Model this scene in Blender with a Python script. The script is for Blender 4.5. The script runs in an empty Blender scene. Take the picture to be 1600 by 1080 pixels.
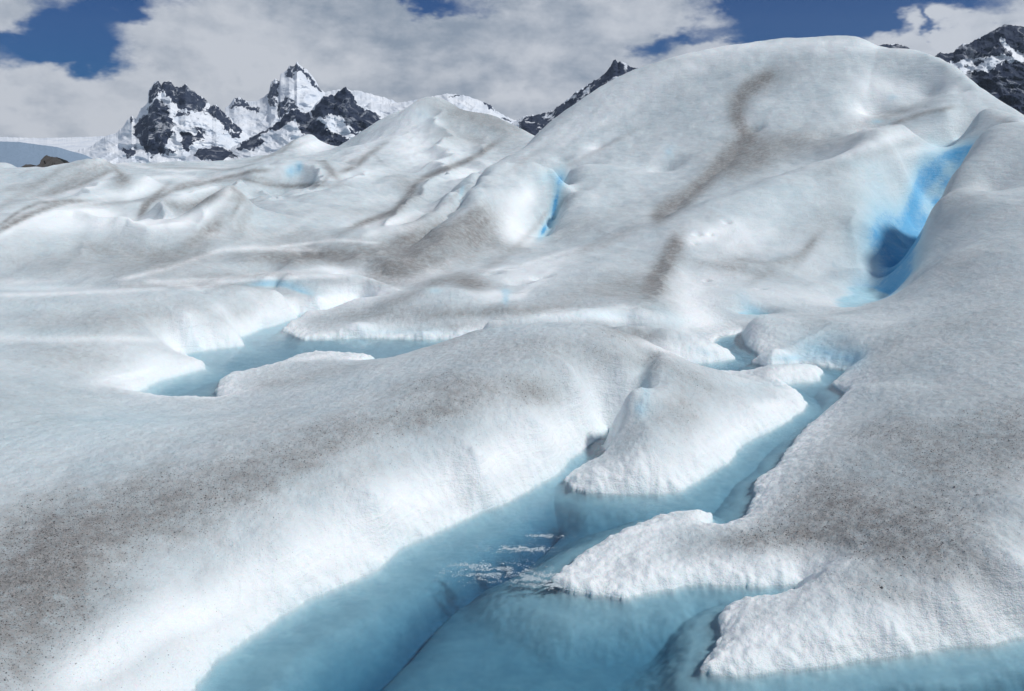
import bpy, math
import numpy as np

# ------------------------------------------------------------------ camera, sky, sun, exposure
F = 1386.0                      # focal length in photo pixels (1600 wide)
TH = math.radians(12.4)         # pitch below the level
H = 4.0                         # eye above the meltwater (z = 0)
SUN_EL, SUN_AZ = math.radians(49), math.radians(106)   # azimuth clockwise from +Y (view direction)
EXPOSURE = 0.26
SKY_STRENGTH = 0.10
SUN_STRENGTH = 2.6

sc = bpy.context.scene
col = sc.collection
cam = bpy.data.cameras.new('camera'); camo = bpy.data.objects.new('camera', cam); col.objects.link(camo)
camo.location = (0, 0, H); camo.rotation_euler = (math.pi / 2 - TH, 0, 0)
cam.sensor_width = 36; cam.lens = 36 * F / 1600; cam.clip_start = 0.1; cam.clip_end = 60000
sc.camera = camo
sc.view_settings.view_transform = 'Standard'; sc.view_settings.look = 'None'
sc.view_settings.exposure = EXPOSURE; sc.view_settings.gamma = 1
sc.cycles.use_denoising = True
sc.cycles.max_bounces = 6; sc.cycles.transparent_max_bounces = 8; sc.cycles.volume_bounces = 0
sc.cycles.caustics_reflective = False; sc.cycles.caustics_refractive = False

def pix_dir(px, py):
    """unit-forward direction through a photo pixel: X, Y, Z per metre of level distance Y"""
    a = (px - 800.0) / F; b = (540.0 - py) / F
    dy = math.cos(TH) + b * math.sin(TH); dz = -math.sin(TH) + b * math.cos(TH)
    return a / dy, dz / dy
def sph(px, py):
    u, s = pix_dir(px, py); n = math.sqrt(u * u + 1 + s * s)
    return u / n, 1 / n, s / n

class N:
    """small node-building helper"""
    def __init__(s, tree): s.t = tree; s.t.nodes.clear()
    def n(s, kind, **kw):
        nd = s.t.nodes.new(kind)
        for k, v in kw.items():
            if k.startswith('_'): setattr(nd, k[1:], v)
            else:
                key = int(k[1:]) if k[0] == 'i' and k[1:].isdigit() else k.replace('__', ' ')
                if hasattr(v, 'links') and hasattr(v, 'is_output'): s.t.links.new(v, nd.inputs[key])
                else: nd.inputs[key].default_value = v
        return nd
    def math(s, op, a, b=None, c=None, clamp=False):
        nd = s.t.nodes.new('ShaderNodeMath'); nd.operation = op; nd.use_clamp = clamp
        for i, v in enumerate((a, b, c)):
            if v is None: continue
            if hasattr(v, 'is_output'): s.t.links.new(v, nd.inputs[i])
            else: nd.inputs[i].default_value = v
        return nd.outputs[0]
    def vmath(s, op, a, b=None):
        nd = s.t.nodes.new('ShaderNodeVectorMath'); nd.operation = op
        for i, v in enumerate((a, b)):
            if v is None: continue
            if hasattr(v, 'is_output'): s.t.links.new(v, nd.inputs[i])
            else: nd.inputs[i].default_value = v
        return nd
    def ramp(s, v, lo, hi, a=0.0, b=1.0, smooth=True):
        nd = s.t.nodes.new('ShaderNodeMapRange'); nd.interpolation_type = 'SMOOTHSTEP' if smooth else 'LINEAR'
        s.t.links.new(v, nd.inputs[0])
        for i, x in zip((1, 2, 3, 4), (lo, hi, a, b)): nd.inputs[i].default_value = x
        return nd.outputs[0]
    def mix(s, f, a, b, mode='MIX'):
        nd = s.t.nodes.new('ShaderNodeMix'); nd.data_type = 'RGBA'; nd.blend_type = mode
        for i, v in ((0, f), (6, a), (7, b)):
            if hasattr(v, 'is_output'): s.t.links.new(v, nd.inputs[i])
            elif i and len(v) == 3: nd.inputs[i].default_value = (*v, 1)
            else: nd.inputs[i].default_value = v
        return nd.outputs[2]
    def noise(s, vec, scale, detail=3, rough=.5, dist=0.0):
        nd = s.n('ShaderNodeTexNoise', Scale=scale, Detail=detail, Roughness=rough, Distortion=dist)
        s.t.links.new(vec, nd.inputs['Vector']); return nd.outputs[0]

# sky: clear Nishita blue with a broken deck of cloud laid out by direction
CLOUD_GAPS = [ # px, py, half width, half height, tilt, strength : where the deck opens on blue
    (10, 70, 110, 42, -.1, 1.25), (95, 38, 75, 38, .15, 1.2), (130, 70, 60, 24, -.2, .8), (190, 3, 80, 14, 0, .9), (225,12,25,12,0,.6),
    (690, 2, 90, 16, .1, 1.1), (640, -6, 60, 12, 0, .7),
    (1020, 80, 30, 22, 0, 2.0), (1075, 20, 50, 18, .2, .55), (1150, 52, 90, 26, 0, .9), (1210, 30, 90, 40, -.2, 1.3), (1200, 10, 120, 22, 0, .9), (1060, 55, 40, 16, 0, .9),
    (1420, 22, 130, 22, -.05, 1.3), (1340, 30, 50, 22, 0, .55), (1510, 25, 60, 20, -.4, .8), (1430, 60, 9, 6, -.8, 1.4), (1180, -40, 500, 30, 0, .8),
]
CLOUD_PUFFS = [ # solid cloud that stays
    (500, 60, 330, 110, 0, 1.0), (150, 160, 260, 60, -.05, 1.1), (1010, 30, 60, 46, 0, .35), (900, 60, 160, 100, 0, 1.0), (1120, 38, 60, 16, .2, 1.5), (1100, 78, 60, 14, .1, 1.3), (1060,10,40,14,0,.8),
    (1310, 35, 32, 30, 0, .7), (1400, 68, 120, 14, 0, .7), (1590, 30, 80, 50, -.5, 1.0), (1500, 62, 90, 26, -.3, .9), (12, 8, 36, 26, 0, 2.0), (75, 50, 18, 8, .2, .3), (60, 56, 26, 7, .5, .5),
]
def make_world():
    w = bpy.data.worlds.new('World'); sc.world = w; w.use_nodes = True
    k = N(w.node_tree)
    sky = k.n('ShaderNodeTexSky', _sky_type='NISHITA', _sun_disc=False, _sun_elevation=SUN_EL, _sun_rotation=SUN_AZ,
              _altitude=1200.0, _air_density=1.0, _dust_density=0.3, _ozone_density=2.2)
    tc = k.n('ShaderNodeTexCoord').outputs['Generated']
    d = k.vmath('NORMALIZE', tc).outputs[0]
    # stretched coordinates: clouds seen edge-on are flatter than wide
    st = k.vmath('MULTIPLY', d, (1.0, 1.0, 1.9)).outputs[0]
    warp = k.n('ShaderNodeTexNoise', Vector=st, Scale=9.0, Detail=5.0, Roughness=.6)
    wv = k.vmath('SUBTRACT', warp.outputs['Color'], (.5, .5, .5)).outputs[0]
    wsc = k.vmath('SCALE', wv); wsc.inputs['Scale'].default_value = .10
    dw = k.vmath('ADD', d, wsc.outputs[0]).outputs[0]
    def field(lst):
        tot = None
        for px, py, rx, ry, ang, amp in lst:
            c = np.array(sph(px, py))
            up = np.array([0, 0, 1.0]); right = np.cross(c, up); right /= np.linalg.norm(right); up = np.cross(right, c)
            r2 = right * math.cos(ang) - up * math.sin(ang); u2 = right * math.sin(ang) + up * math.cos(ang)
            a = k.vmath('DOT_PRODUCT', dw, tuple(r2 / (rx / F))).outputs['Value']
            b = k.vmath('DOT_PRODUCT', dw, tuple(u2 / (ry / F))).outputs['Value']
            oa = float(np.dot(c, r2)) / (rx / F); ob = float(np.dot(c, u2)) / (ry / F)
            a = k.math('SUBTRACT', a, oa); b = k.math('SUBTRACT', b, ob)
            q = k.math('ADD', k.math('MULTIPLY', a, a), k.math('MULTIPLY', b, b))
            g = k.math('MULTIPLY', k.math('EXPONENT', k.math('MULTIPLY', q, -0.8)), amp)
            tot = g if tot is None else k.math('ADD', tot, g)
        return tot
    # only the hemisphere ahead of the camera carries the placed gaps; elsewhere noise decides
    n1 = k.noise(st, 5.0, 8, .58)
    n2 = k.noise(st, 22.0, 6, .6)
    base = k.math('ADD', k.math('MULTIPLY', k.math('SUBTRACT', n1, .5), 1.3), k.math('MULTIPLY', k.math('SUBTRACT', n2, .5), 1.9))
    dens = k.math('ADD', base, .52)
    dens = k.math('SUBTRACT', dens, field(CLOUD_GAPS)); dens = k.math('ADD', dens, field(CLOUD_PUFFS))
    z = k.n('ShaderNodeSeparateXYZ', Vector=d).outputs[2]
    dens = k.math('SUBTRACT', dens, k.ramp(z, .25, .8, 0, .45))        # the deck breaks up overhead
    cover = k.ramp(dens, -.50, .85)
    # cloud tone: greyer undersides, brighter billows
    tone = k.math('ADD', k.math('MULTIPLY', k.noise(st, 3.2, 5, .5), .9), k.math('MULTIPLY', n2, .5))
    lit = k.math('SUBTRACT', k.noise(dw, 11.0, 4, .55), k.noise(k.vmath('ADD', dw, (.012, 0, .016)).outputs[0], 11.0, 4, .55))
    tone = k.math('ADD', k.ramp(tone, .48, .86), k.math('MULTIPLY', lit, 1.5), clamp=True)
    ccol = k.mix(tone, (2.2, 2.65, 3.3), (5.0, 5.25, 5.7))
    clear = k.mix(1.0, sky.outputs[0], (.015, .125, .31), 'MULTIPLY')
    thin = k.mix(cover, clear, ccol)
    bg = k.n('ShaderNodeBackground', Color=thin, Strength=SKY_STRENGTH)
    k.n('ShaderNodeOutputWorld', Surface=bg.outputs[0])
    w.cycles.sampling_method = 'MANUAL'; w.cycles.sample_map_resolution = 1024
make_world()
sun = bpy.data.lights.new('sun', 'SUN'); suno = bpy.data.objects.new('sun', sun); col.objects.link(suno)
sun.energy = SUN_STRENGTH; sun.angle = math.radians(7); sun.color = (1, .975, .94)
suno.rotation_euler = (math.pi / 2 - SUN_EL, 0, math.pi - SUN_AZ)

# ------------------------------------------------------------------ helpers
def make_mesh(name, co, faces, mat, attrs=None, smooth=True):
    me = bpy.data.meshes.new(name)
    co = np.ascontiguousarray(co, dtype=np.float32); faces = np.ascontiguousarray(faces, dtype=np.int32)
    nf, nv = faces.shape
    me.vertices.add(len(co)); me.vertices.foreach_set('co', co.ravel())
    me.loops.add(nf * nv); me.loops.foreach_set('vertex_index', faces.ravel())
    me.polygons.add(nf)
    me.polygons.foreach_set('loop_start', np.arange(0, nf * nv, nv, dtype=np.int32))
    me.polygons.foreach_set('loop_total', np.full(nf, nv, dtype=np.int32))
    me.polygons.foreach_set('use_smooth', np.full(nf, smooth, dtype=bool))
    me.update(calc_edges=True)
    for an, av in (attrs or {}).items():
        a = me.attributes.new(an, 'FLOAT_COLOR', 'POINT')
        a.data.foreach_set('color', np.ascontiguousarray(av, dtype=np.float32).ravel())
    me.materials.append(mat)
    o = bpy.data.objects.new(name, me); col.objects.link(o)
    return o
def grid_faces(nr, nc, wrap=False):
    i = np.arange(nr - 1)[:, None]; j = np.arange(nc if wrap else nc - 1)[None, :]; j2 = (j + 1) % nc
    return np.stack(np.broadcast_arrays(i * nc + j, i * nc + j2, (i + 1) * nc + j2, (i + 1) * nc + j), -1).reshape(-1, 4)
def tag(o, **kw):
    for k_, v in kw.items(): o[k_] = v
    return o

def _hash(ix, iy, seed):
    h = (ix.astype(np.int64) * 374761393 + iy.astype(np.int64) * 668265263 + seed * 1442695041) & 0xffffffff
    h = ((h ^ (h >> 13)) * 1274126177) & 0xffffffff
    return ((h ^ (h >> 16)) & 0xffffff).astype(np.float32) / 16777215.0
def vnoise(x, y, seed=0):
    """gradient noise, about -1..1"""
    x0 = np.floor(x); y0 = np.floor(y); fx = (x - x0).astype(np.float32); fy = (y - y0).astype(np.float32)
    ix = x0.astype(np.int64); iy = y0.astype(np.int64)
    u = fx * fx * fx * (fx * (fx * 6 - 15) + 10); v = fy * fy * fy * (fy * (fy * 6 - 15) + 10)
    def g(dx, dy):
        a = _hash(ix + dx, iy + dy, seed) * (2 * np.pi)
        return np.cos(a) * (fx - dx) + np.sin(a) * (fy - dy)
    a = g(0, 0); b = g(1, 0); c = g(0, 1); d = g(1, 1)
    return 1.5 * ((a + (b - a) * u) * (1 - v) + (c + (d - c) * u) * v)
def fbm(x, y, octs=4, gain=.5, seed=0, lac=2.03):
    t = 0; a = 1
    for i in range(octs):
        t = t + a * vnoise(x, y, seed + i * 17); x, y = (x * .8 - y * .6) * lac + 3.1, (x * .6 + y * .8) * lac + 7.7; a *= gain
    return t
def ridged(x, y, octs=5, gain=.5, seed=0):
    t = 0; a = 1
    for i in range(octs):
        t = t + a * (1 - 2 * np.abs(vnoise(x, y, seed + i * 31))); x, y = (x * .8 - y * .6) * 2.03 + 1.7, (x * .6 + y * .8) * 2.03 + 9.2; a *= gain
    return t
def sstep(x, a, b):
    t = np.clip((x - a) / (b - a), 0, 1); return t * t * (3 - 2 * t)

def pz(px, py, z):
    """photo pixel -> level position of the point at height z under it"""
    u, s = pix_dir(px, py); Y = (z - H) / s
    return u * Y, Y, z
def py_(px, py, Y):
    u, s = pix_dir(px, py)
    return u * Y, Y, H + s * Y
def hid(px, Y, z):
    """a point hidden behind something: column, distance, height"""
    u, s = pix_dir(px, 450.0)
    return u * Y, Y, z

# ------------------------------------------------------------------ shorelines of the meltwater (pixels at the waterline)
POOL_NEAR = [(120,1190),(230,1140),(300,1078),(345,1030),(390,995),(440,961),(500,930),(560,903),(600,880),(625,858),(680,830),(740,805),(790,785),(830,765),(868,741),(890,722),(912,700),
    (936,686),(950,674),(955,677),(942,694),(920,718),(900,735),(881,751),(895,762),(919,768),(980,773),(1030,771),(1067,768),(1094,749),(1137,723),(1150,705),(1181,684),(1225,662),(1256,640),(1262,631),
    (1250,618),(1228,601),(1250,598),(1280,594),(1286,581),(1278,574),(1206,578),(1160,584),(1120,580),(1072,568),(1110,566),(1150,560),(1138,548),(1118,534),(1130,527),(1158,520),(1165,541),(1184,553),(1174,566),(1206,574),(1250,568),(1300,574),(1326,578),
    (1300,600),(1318,614),(1311,630),(1264,662),(1231,701),(1221,723),(1184,749),(1177,780),(1155,811),(1129,825),(1111,824),(1112,806),(1094,802),(1059,804),(1024,810),(980,828),(936,848),(910,864),(888,882),
    (862,907),(885,922),(901,929),(945,931),(980,933),(1015,927),(1054,922),(1072,914),(1119,912),(1171,917),(1206,916),(1250,913),(1237,927),(1206,932),(1162,937),(1132,949),(1121,964),(1119,995),(1110,1021),(1099,1047),
    (1145,1053),(1180,1056),(1232,1050),(1294,1039),(1359,1028),(1425,1023),(1490,1012),(1547,1006),(1600,996),(1700,975),(1850,950),(2000,1100),(1900,1330),(1400,1500),(700,1500),(250,1400),(60,1280)]
POOL_LEFT = [(214,613),(231,602),(266,589),(319,576),(325,569),(301,563),(288,552),(319,547),(380,539),(378,526),(406,515),(463,497),(465,492),(502,490),(533,484),(537,479),(562,474),(575,476),(545,483),(500,492),
    (450,506),(441,517),(476,530),(520,529),(581,528),(640,529),(700,530),(760,528),(740,538),(690,548),(640,556),(596,568),(559,567),(585,560),(577,556),(494,552),(459,559),(424,573),(362,587),(341,595),(336,611),(340,626),(270,626),(214,618)]
def water_poly(pts): return np.array([pz(x, y, 0.0)[:2] for x, y in pts])
P_NEAR, P_LEFT = water_poly(POOL_NEAR), water_poly(POOL_LEFT)

def poly_sd(x, y, poly):
    """signed distance, negative inside"""
    best = np.full(x.shape, 1e9, np.float32); inside = np.zeros(x.shape, bool)
    n = len(poly)
    for i in range(n):
        ax, ay = poly[i]; bx, by = poly[(i + 1) % n]
        ex, ey = bx - ax, by - ay
        t = np.clip(((x - ax) * ex + (y - ay) * ey) / (ex * ex + ey * ey + 1e-9), 0, 1)
        dx = x - ax - t * ex; dy = y - ay - t * ey
        np.minimum(best, dx * dx + dy * dy, out=best)
        c = (ay > y) != (by > y)
        with np.errstate(divide='ignore', invalid='ignore'):
            xi = ex * (y - ay) / (by - ay + (1e-12 if by == ay else 0)) + ax
        inside ^= c & (x < xi)
    d = np.sqrt(best); return np.where(inside, -d, d)
def line_d(x, y, pts):
    """distance to a polyline and position along it 0..1"""
    best = np.full(x.shape, 1e9, np.float32); tt = np.zeros(x.shape, np.float32); n = len(pts) - 1
    for i in range(n):
        ax, ay = pts[i][:2]; bx, by = pts[i + 1][:2]; ex, ey = bx - ax, by - ay
        t = np.clip(((x - ax) * ex + (y - ay) * ey) / (ex * ex + ey * ey + 1e-9), 0, 1)
        d = (x - ax - t * ex) ** 2 + (y - ay - t * ey) ** 2
        m = d < best; best = np.where(m, d, best); tt = np.where(m, (i + t) / n, tt)
    return np.sqrt(best), tt

# ------------------------------------------------------------------ control points of the ice surface
C = []
def Z(*pts):
    for px, py, z in pts: C.append(pz(px, py, z))
def R(*pts):
    for px, py, Y in pts: C.append(py_(px, py, Y))
def HID(*pts):
    for px, Y, z in pts: C.append(hid(px, Y, z))
def ZL(pts, n=3):
    """a line of z points, subdivided"""
    for a, b in zip(pts[:-1], pts[1:]):
        for t in np.linspace(0, 1, n, endpoint=False): Z(tuple(a[i] + (b[i] - a[i]) * t for i in range(3)))
    Z(pts[-1])
def RL(pts, n=3):
    for a, b in zip(pts[:-1], pts[1:]):
        for t in np.linspace(0, 1, n, endpoint=False): R(tuple(a[i] + (b[i] - a[i]) * t for i in range(3)))
    R(pts[-1])

for P in (P_NEAR, P_LEFT):
    for i in range(len(P)):
        if 3.4 < P[i][1]: C.append((P[i][0], P[i][1], .13))
# near left lobe
Z((-150,1080,.7),(-150,850,.95),(-150,700,1.0),(0,1080,.55),(0,960,.72),(0,850,.85),(0,760,.9),(0,680,.9),(0,620,.8),(100,1000,.5),(200,960,.5),(150,850,.78),(150,740,.85),(300,800,.72),(300,880,.5),(300,960,.3),
  (450,740,.8),(450,840,.5),(450,900,.3),(600,680,.85),(600,770,.6),(600,830,.35),(750,630,.9),(750,700,.66),(750,750,.42),(840,590,.98),(850,650,.7),(860,690,.42),
  (100,650,.75),(300,680,.75),(200,640,.45),(300,645,.42),(450,660,.8),(500,630,.7),(650,585,.88),(800,540,1.1),(930,540,1.1),(900,580,.98),(1000,570,.92),(960,610,.78),(985,640,.62),(962,652,.48),(1010,610,.8),(1045,590,.8),
  (1040,620,.72),(1020,680,.5),(1000,725,.33),(930,735,.22),(1100,640,.52),(1100,700,.3),(1180,630,.36),(1060,740,.25),(1150,610,.45))
ZL([(230,621,.18),(340,622,.2),(450,607,.32),(520,590,.42),(600,564,.55),(670,540,.72),(740,518,.92),(800,510,1.0),(860,507,1.05),(930,509,1.05),(1000,527,.92),(1090,569,.58),(1150,586,.4),(1210,601,.25)])
ZL([(400,580,.12),(480,562,.16),(560,556,.14)]); Z((450,590,.2),(380,600,.14))
HID((700,17.3,.0),(740,17.0,0),(800,17.2,0),(860,17.3,0.05),(930,17.2,.08),(1000,16.6,.0),(1050,16.2,-.1),(1090,15.9,-.1),(1140,15.2,-.1),(1180,14.8,-.1))
# spur behind it and the white bank
Z((960,518,.5),(1000,516,.52),(1040,520,.5),(1076,524,.42),(1110,538,.3),(1140,552,.16),(1000,538,.28),(1050,550,.2),(1100,556,.16))
HID((980,18.9,.12),(1040,18.6,.12),(1080,18.2,0),(1110,18.0,-.1))
ZL([(790,500,.5),(860,488,.6),(930,480,.64),(1000,480,.6),(1045,490,.4),(1075,512,.1)]); Z((820,508,.25),(900,503,.28),(1000,500,.3))
# left land, near
Z((0,560,.85),(0,530,.9),(100,560,.62),(150,590,.32),(190,595,.22),(150,545,.62),(230,555,.4),(100,505,.9),(200,500,.85),(300,525,.35),(300,495,.7),(200,475,.95),(350,480,.65),(350,505,.45),(420,480,.5),(430,500,.25),(0,490,1.0))
ZL([(-100,458,1.25),(0,462,1.2),(100,458,1.1),(190,453,1.05),(300,451,.9),(380,452,.8),(440,458,.6)])
HID((-60,22,.55),(60,22,.5),(190,22,.45),(300,22.4,.4),(380,23,.35))
# near-middle banks round the left pool
Z((470,480,.3),(500,465,.4),(550,468,.3),(600,462,.3)); ZL([(400,440,.5),(460,434,.62),(537,433,.65),(600,445,.5),(625,450,.4)]); HID((440,26.5,.25),(537,27,.2),(600,25.5,.2))
Z((450,450,.4),(430,452,.3))
Z((480,512,.3),(560,500,.38),(640,500,.42),(720,502,.45),(560,515,.25),(680,515,.25),(760,500,.5),(640,480,.45))
ZL([(580,482,.32),(620,465,.55),(668,449,.78),(715,453,.74),(768,471,.5)]); HID((668,23.8,.3),(715,24,.35),(620,24,.2))
Z((700,480,.5),(800,480,.52))
RL([(640,448,25),(693,434,25.5),(746,434,25.5),(770,450,24.5)]); HID((693,28,.3),(746,28,.35))
R((820,455,22.5),(850,470,21),(900,440,24),(950,470,20.5),(900,470,20.8),(1000,440,24),(1000,470,20.5),(950,420,26),(790,455,23),(800,425,26.5))
R((560,440,25.5),(500,405,27.5),(600,410,27.5),(700,405,29),(660,380,30),(760,400,30),(750,370,32.5),(720,350,33.5),(640,395,29),(400,400,27.5),(330,420,25.5),(440,415,26.5),(250,432,24.5),(120,438,24.5),(0,432,25),(540,385,29),(400,389,28.5),
  (840,405,29.5),(900,412,27.5),(870,390,31))
# first big wave on the left
RL([(-150,360,26),(0,345,27.5),(30,328,28.5),(65,318,29.5),(130,315,30),(180,326,29.7),(230,338,29.3),(280,335,29.5),(320,318,30.3),(350,295,31.2),(362,283,32)])
R((60,380,27),(100,400,26),(150,370,27.5),(200,410,25.7),(250,390,27),(310,370,28),(330,345,29.2),(400,350,31),(410,320,33),(380,310,32.5),(450,370,30.5),(500,350,32.5),(560,355,33),(-100,420,25),(480,385,29.5),(325,362,28.3))
HID((-60,32,1.2),(30,33.5,1.2),(100,34.5,1.3),(180,34,1.1),(230,33.5,.9),(280,33.5,.8),(320,34,1.1),(355,35,1.7))
# hollow and ridges behind the first wave
R((205,330,37),(215,310,38),(245,305,38),(290,300,39),(300,318,36.5),(260,322,36.5),(330,290,41),(385,285,42),(300,285,42),(240,290,41))
HID((260,44,2.0),(320,46,2.2))
RL([(0,322,35),(60,305,38),(110,290,41),(150,285,42)]); R((60,285,44),(110,265,47),(20,300,42),(190,290,43),(170,300,41))
RL([(30,268,52),(90,255,50),(130,246,50),(160,241,50),(190,256,50),(215,275,47),(225,268,46),(235,280,45)])
HID((60,62,2.3),(130,60,2.4),(160,62,2.4),(215,58,2.0),(240,54,1.8))
RL([(0,268,60),(20,258,62)]); HID((0,80,2.5))
R((270,275,60),(330,275,60),(300,262,75),(260,262,75),(380,262,64),(350,268,60))
# hollow with the blue well
RL([(400,278,52),(425,290,50),(460,294,49),(490,282,50),(505,266,53),(480,250,56),(440,246,58),(410,256,56)]); C.append(hid(452,53,1.3)); C.append(hid(468,53,1.2)); C.append(hid(435,54,1.5))
R((500,300,45),(450,320,40),(560,320,39),(530,290,46),(580,290,47),(600,330,38),(420,300,44),(600,350,35.5),(650,340,38),(560,340,36))
# far swells and the pale peak
RL([(200,254,95),(250,262,90),(296,253,95),(330,264,90),(370,256,95),(410,243,105),(440,232,115),(462,218,120),(486,209,125),(505,222,122),(526,237,115)])
HID((296,130,2.0),(370,140,2.0),(440,150,3.0),(486,160,3.5),(526,150,2.5),(200,130,2.0))
R((540,258,75),(500,240,95),(470,235,100),(440,250,85),(560,270,62),(600,260,65),(640,250,70),(526,246,97),(540,238,99),(514,238,104),(530,250,85))
RL([(526,237,112),(560,207,108),(600,180,104),(640,158,101),(668,147,100),(690,153,98),(720,163,97),(750,168,96),(775,178,93),(800,190,90),(833,211,86)])
HID((220,108,1.0),(250,112,.6),(250,128,-.5),(300,110,.8),(300,126,-.8),(335,112,.4),(335,128,-.8),(370,115,.8),(370,128,-.3),(400,120,1.4),(420,130,1.6),(526,128,0),(540,140,0),(160,75,2.2),(0,70,2.0),(0,95,1.0)); HID((790,100,5.3),(750,104,7.3),(700,108,8.2),(668,110,8.4),(640,112,7.6),(600,116,6.3),(833,96,3.6),(860,92,3.0),(560,120,5)); HID((560,150,4),(640,150,6),(700,150,7),(780,140,6),(833,130,5))
R((620,200,90),(660,190,88),(700,190,88),(750,200,85),(690,220,78),(740,235,68),(770,228,72),(683,269,54),(639,296,48),(640,220,80),(600,225,80),(790,215,80),(710,255,58),(620,326,39.5),(720,285,48),(700,300,45),(740,265,54))
# edge of the big dome against that hollow
RL([(596,379,30),(620,371,31),(660,352,33),(700,330,36),(730,303,39),(748,275,43),(762,257,47),(795,235,54),(833,210,61)])
HID((700,41,1.7),(740,48,2.3),(790,66,3.5))
# bright scoop with its crack
R((770,335,36),(790,350,35.5),(810,375,33.5),(800,310,38.5),(830,300,39.5),(820,340,37),(835,365,35.5),(845,320,39.5),(850,282,41.5),(865,275,42.5),(850,345,38.5))
RL([(876,280,48),(870,310,45),(863,340,41.5),(853,362,39),(847,376,36.6)])
RL([(892,262,46),(886,290,42.7),(880,320,39.6),(872,350,36.8),(860,376,34.4)]); R((762,322,36),(841,268,42.5),(800,290,39.5),(740,340,34.5),(806,392,32))
# dome skyline and face
RL([(833,210,61),(860,190,61),(900,163,61),(930,143,61),(960,125,61),(1000,103,60),(1050,89,59),(1100,78,58),(1180,67,57),(1250,62,55),(1300,59,54),(1335,60,53.5),(1352,65,53.5),(1370,76,53),(1400,79,52),(1430,81,50.5),(1455,88,49),(1480,103,47.5),(1530,139,44.5),(1570,164,43),(1600,180,42),(1700,240,40)],2)
HID((845,65,3.8),(880,66,5.0),(930,67,6.4),(960,67,7.0),(1500,49,6.6),(1480,50,6.9),(1455,51.5,7.2),(1530,47,5.3),(1530,50,4.8),(1570,45.5,4.5),(1570,49,3.8),(1600,44.6,3.8),(1600,49,3),(1440,54,8.2),(1400,57,8.8),(1350,58.5,9.4),(1300,60,9.6),(1200,63,9.8),(1100,64,9),(1000,66,8),(900,66,5.8),(833,72,3.5),(900,75,5),(1000,75,7),(1100,73,8),(1250,70,8),(1350,68,7.5),(1450,64,6),(1550,58,4.5),(1700,55,3))
R((900,220,52),(950,180,55),(1000,200,52),(1000,150,56),(1100,130,54.5),(1200,130,52),(1300,120,50),(1200,200,46.5),(1100,200,49),(1150,250,43.5),(1000,260,45),(900,300,42),(950,320,39),(1100,300,39.5),(1050,330,37),(1000,345,35.5),
  (1300,200,45),(1250,240,42),(1350,150,47.5),(1400,120,49),(1450,150,47),(1400,185,45),(1480,180,42.5),(1530,180,41),(1350,210,43),(1200,265,40.5),(1590,195,38),(930,350,35),(850,240,50),(900,262,46),(930,375,32.5),(1185,170,49),(1180,195,47.5))
# crest of the front hummock
RL([(900,412,27.5),(950,394,29),(987,379,30),(1031,351,31.5),(1100,322,32.6),(1162,300,33.5),(1220,282,34.5),(1272,262,35.5),(1340,232,37.3),(1385,207,39.2),(1412,200,40.5),(1445,225,41)])
HID((1031,34,1.45),(1100,35.4,1.9),(1162,36.6,2.5),(1272,39,3.0))
R((1060,372,29.5),(1050,410,27),(1040,440,24.5),(1050,470,21.5),(1100,355,30.5),(1130,375,29.5),(1160,350,31),(1150,400,28),(1220,320,32.5),(1100,430,25.8),(1080,470,22.5),(1110,500,20.5),(1150,460,23.5),(1150,490,21.4),(1200,430,26),(1200,370,30),(1250,400,28.2),(1260,350,31),
  (1200,475,22.4),(1250,460,23.8),(1300,400,28.5),(1310,340,31.8),(1300,440,25.6),(1290,475,22.8),(1350,420,27.6),(1340,460,25),(1340,300,34),(1340,260,35.8),(1400,240,37.8),(1370,350,31.0),(1385,380,30.8),(1400,360,32.2),(1410,385,31.4),(1380,430,28.2),(1360,455,26.2),(1400,310,36),(1420,280,38),(1450,240,39.5),(1440,300,38.5),(1425,350,36),(1395,405,30.0),(1352,474,24.4),
  (1480,235,41),(1515,226,41.5))
# right-hand ridge in front of the gorge
RL([(1700,200,30),(1600,205,31.5),(1560,207,32.5),(1530,221,33),(1505,255,31.3),(1480,295,29.8),(1455,330,28.2),(1446,345,27.5),(1440,380,26),(1432,412,24.8),(1420,446,23.6),(1395,463,22.6),(1342,484,21.2),(1294,490,20.6),(1230,492,20),(1165,496,19.4)])
HID((1590,37,3.2),(1530,36.5,1.5),(1500,35,.3),(1470,33,.7),(1446,31.5,.1),(1430,29.5,-.3),(1415,27.5,-.3),(1385,25,-.1),(1342,22.8,.0),(1294,22,.15),(1700,38,3.4))
R((1550,300,27.5),(1600,300,26),(1500,330,25.5),(1480,400,22.3),(1600,400,19.5),(1450,450,20.5),(1540,400,20.8),(1520,470,17.6),(1440,490,18.4),(1600,500,14.8),(1380,500,18.3),(1500,550,13.9),(1400,545,15.3),(1600,580,12.1),(1450,600,12.8),(1600,650,10.4),
  (1400,650,11.3),(1350,600,13.2),(1380,570,14.6),(1500,700,9.8),(1300,700,10.5),(1300,760,9.35),(1400,760,9.0),(1500,800,8.1),(1600,780,8.0),(1250,800,8.75),(1600,870,6.95),(1400,850,7.6),(1200,860,8.0),(1050,860,8.2),(1000,880,7.85),(940,900,7.8),(1300,880,7.4),(1500,920,6.8),(1600,950,6.2),(1420,970,6.5),(1300,990,6.45),(1180,1000,6.5),(1180,960,6.9),(1250,870,7.65),
  (1700,400,19),(1700,700,9),(1700,900,6.3),(1850,700,9),(1850,400,18))
Z((1250,505,.42),(1190,510,.38),(1170,530,.2),(1300,505,.5),(1200,548,.25),(1225,545,.3),(1340,530,.52),(1340,560,.3),(1290,545,.22),(1260,558,.12),(1195,560,.16))
ZL([(1168,580,.1),(1206,574,.2),(1240,572,.2),(1272,570,.16)])
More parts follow.
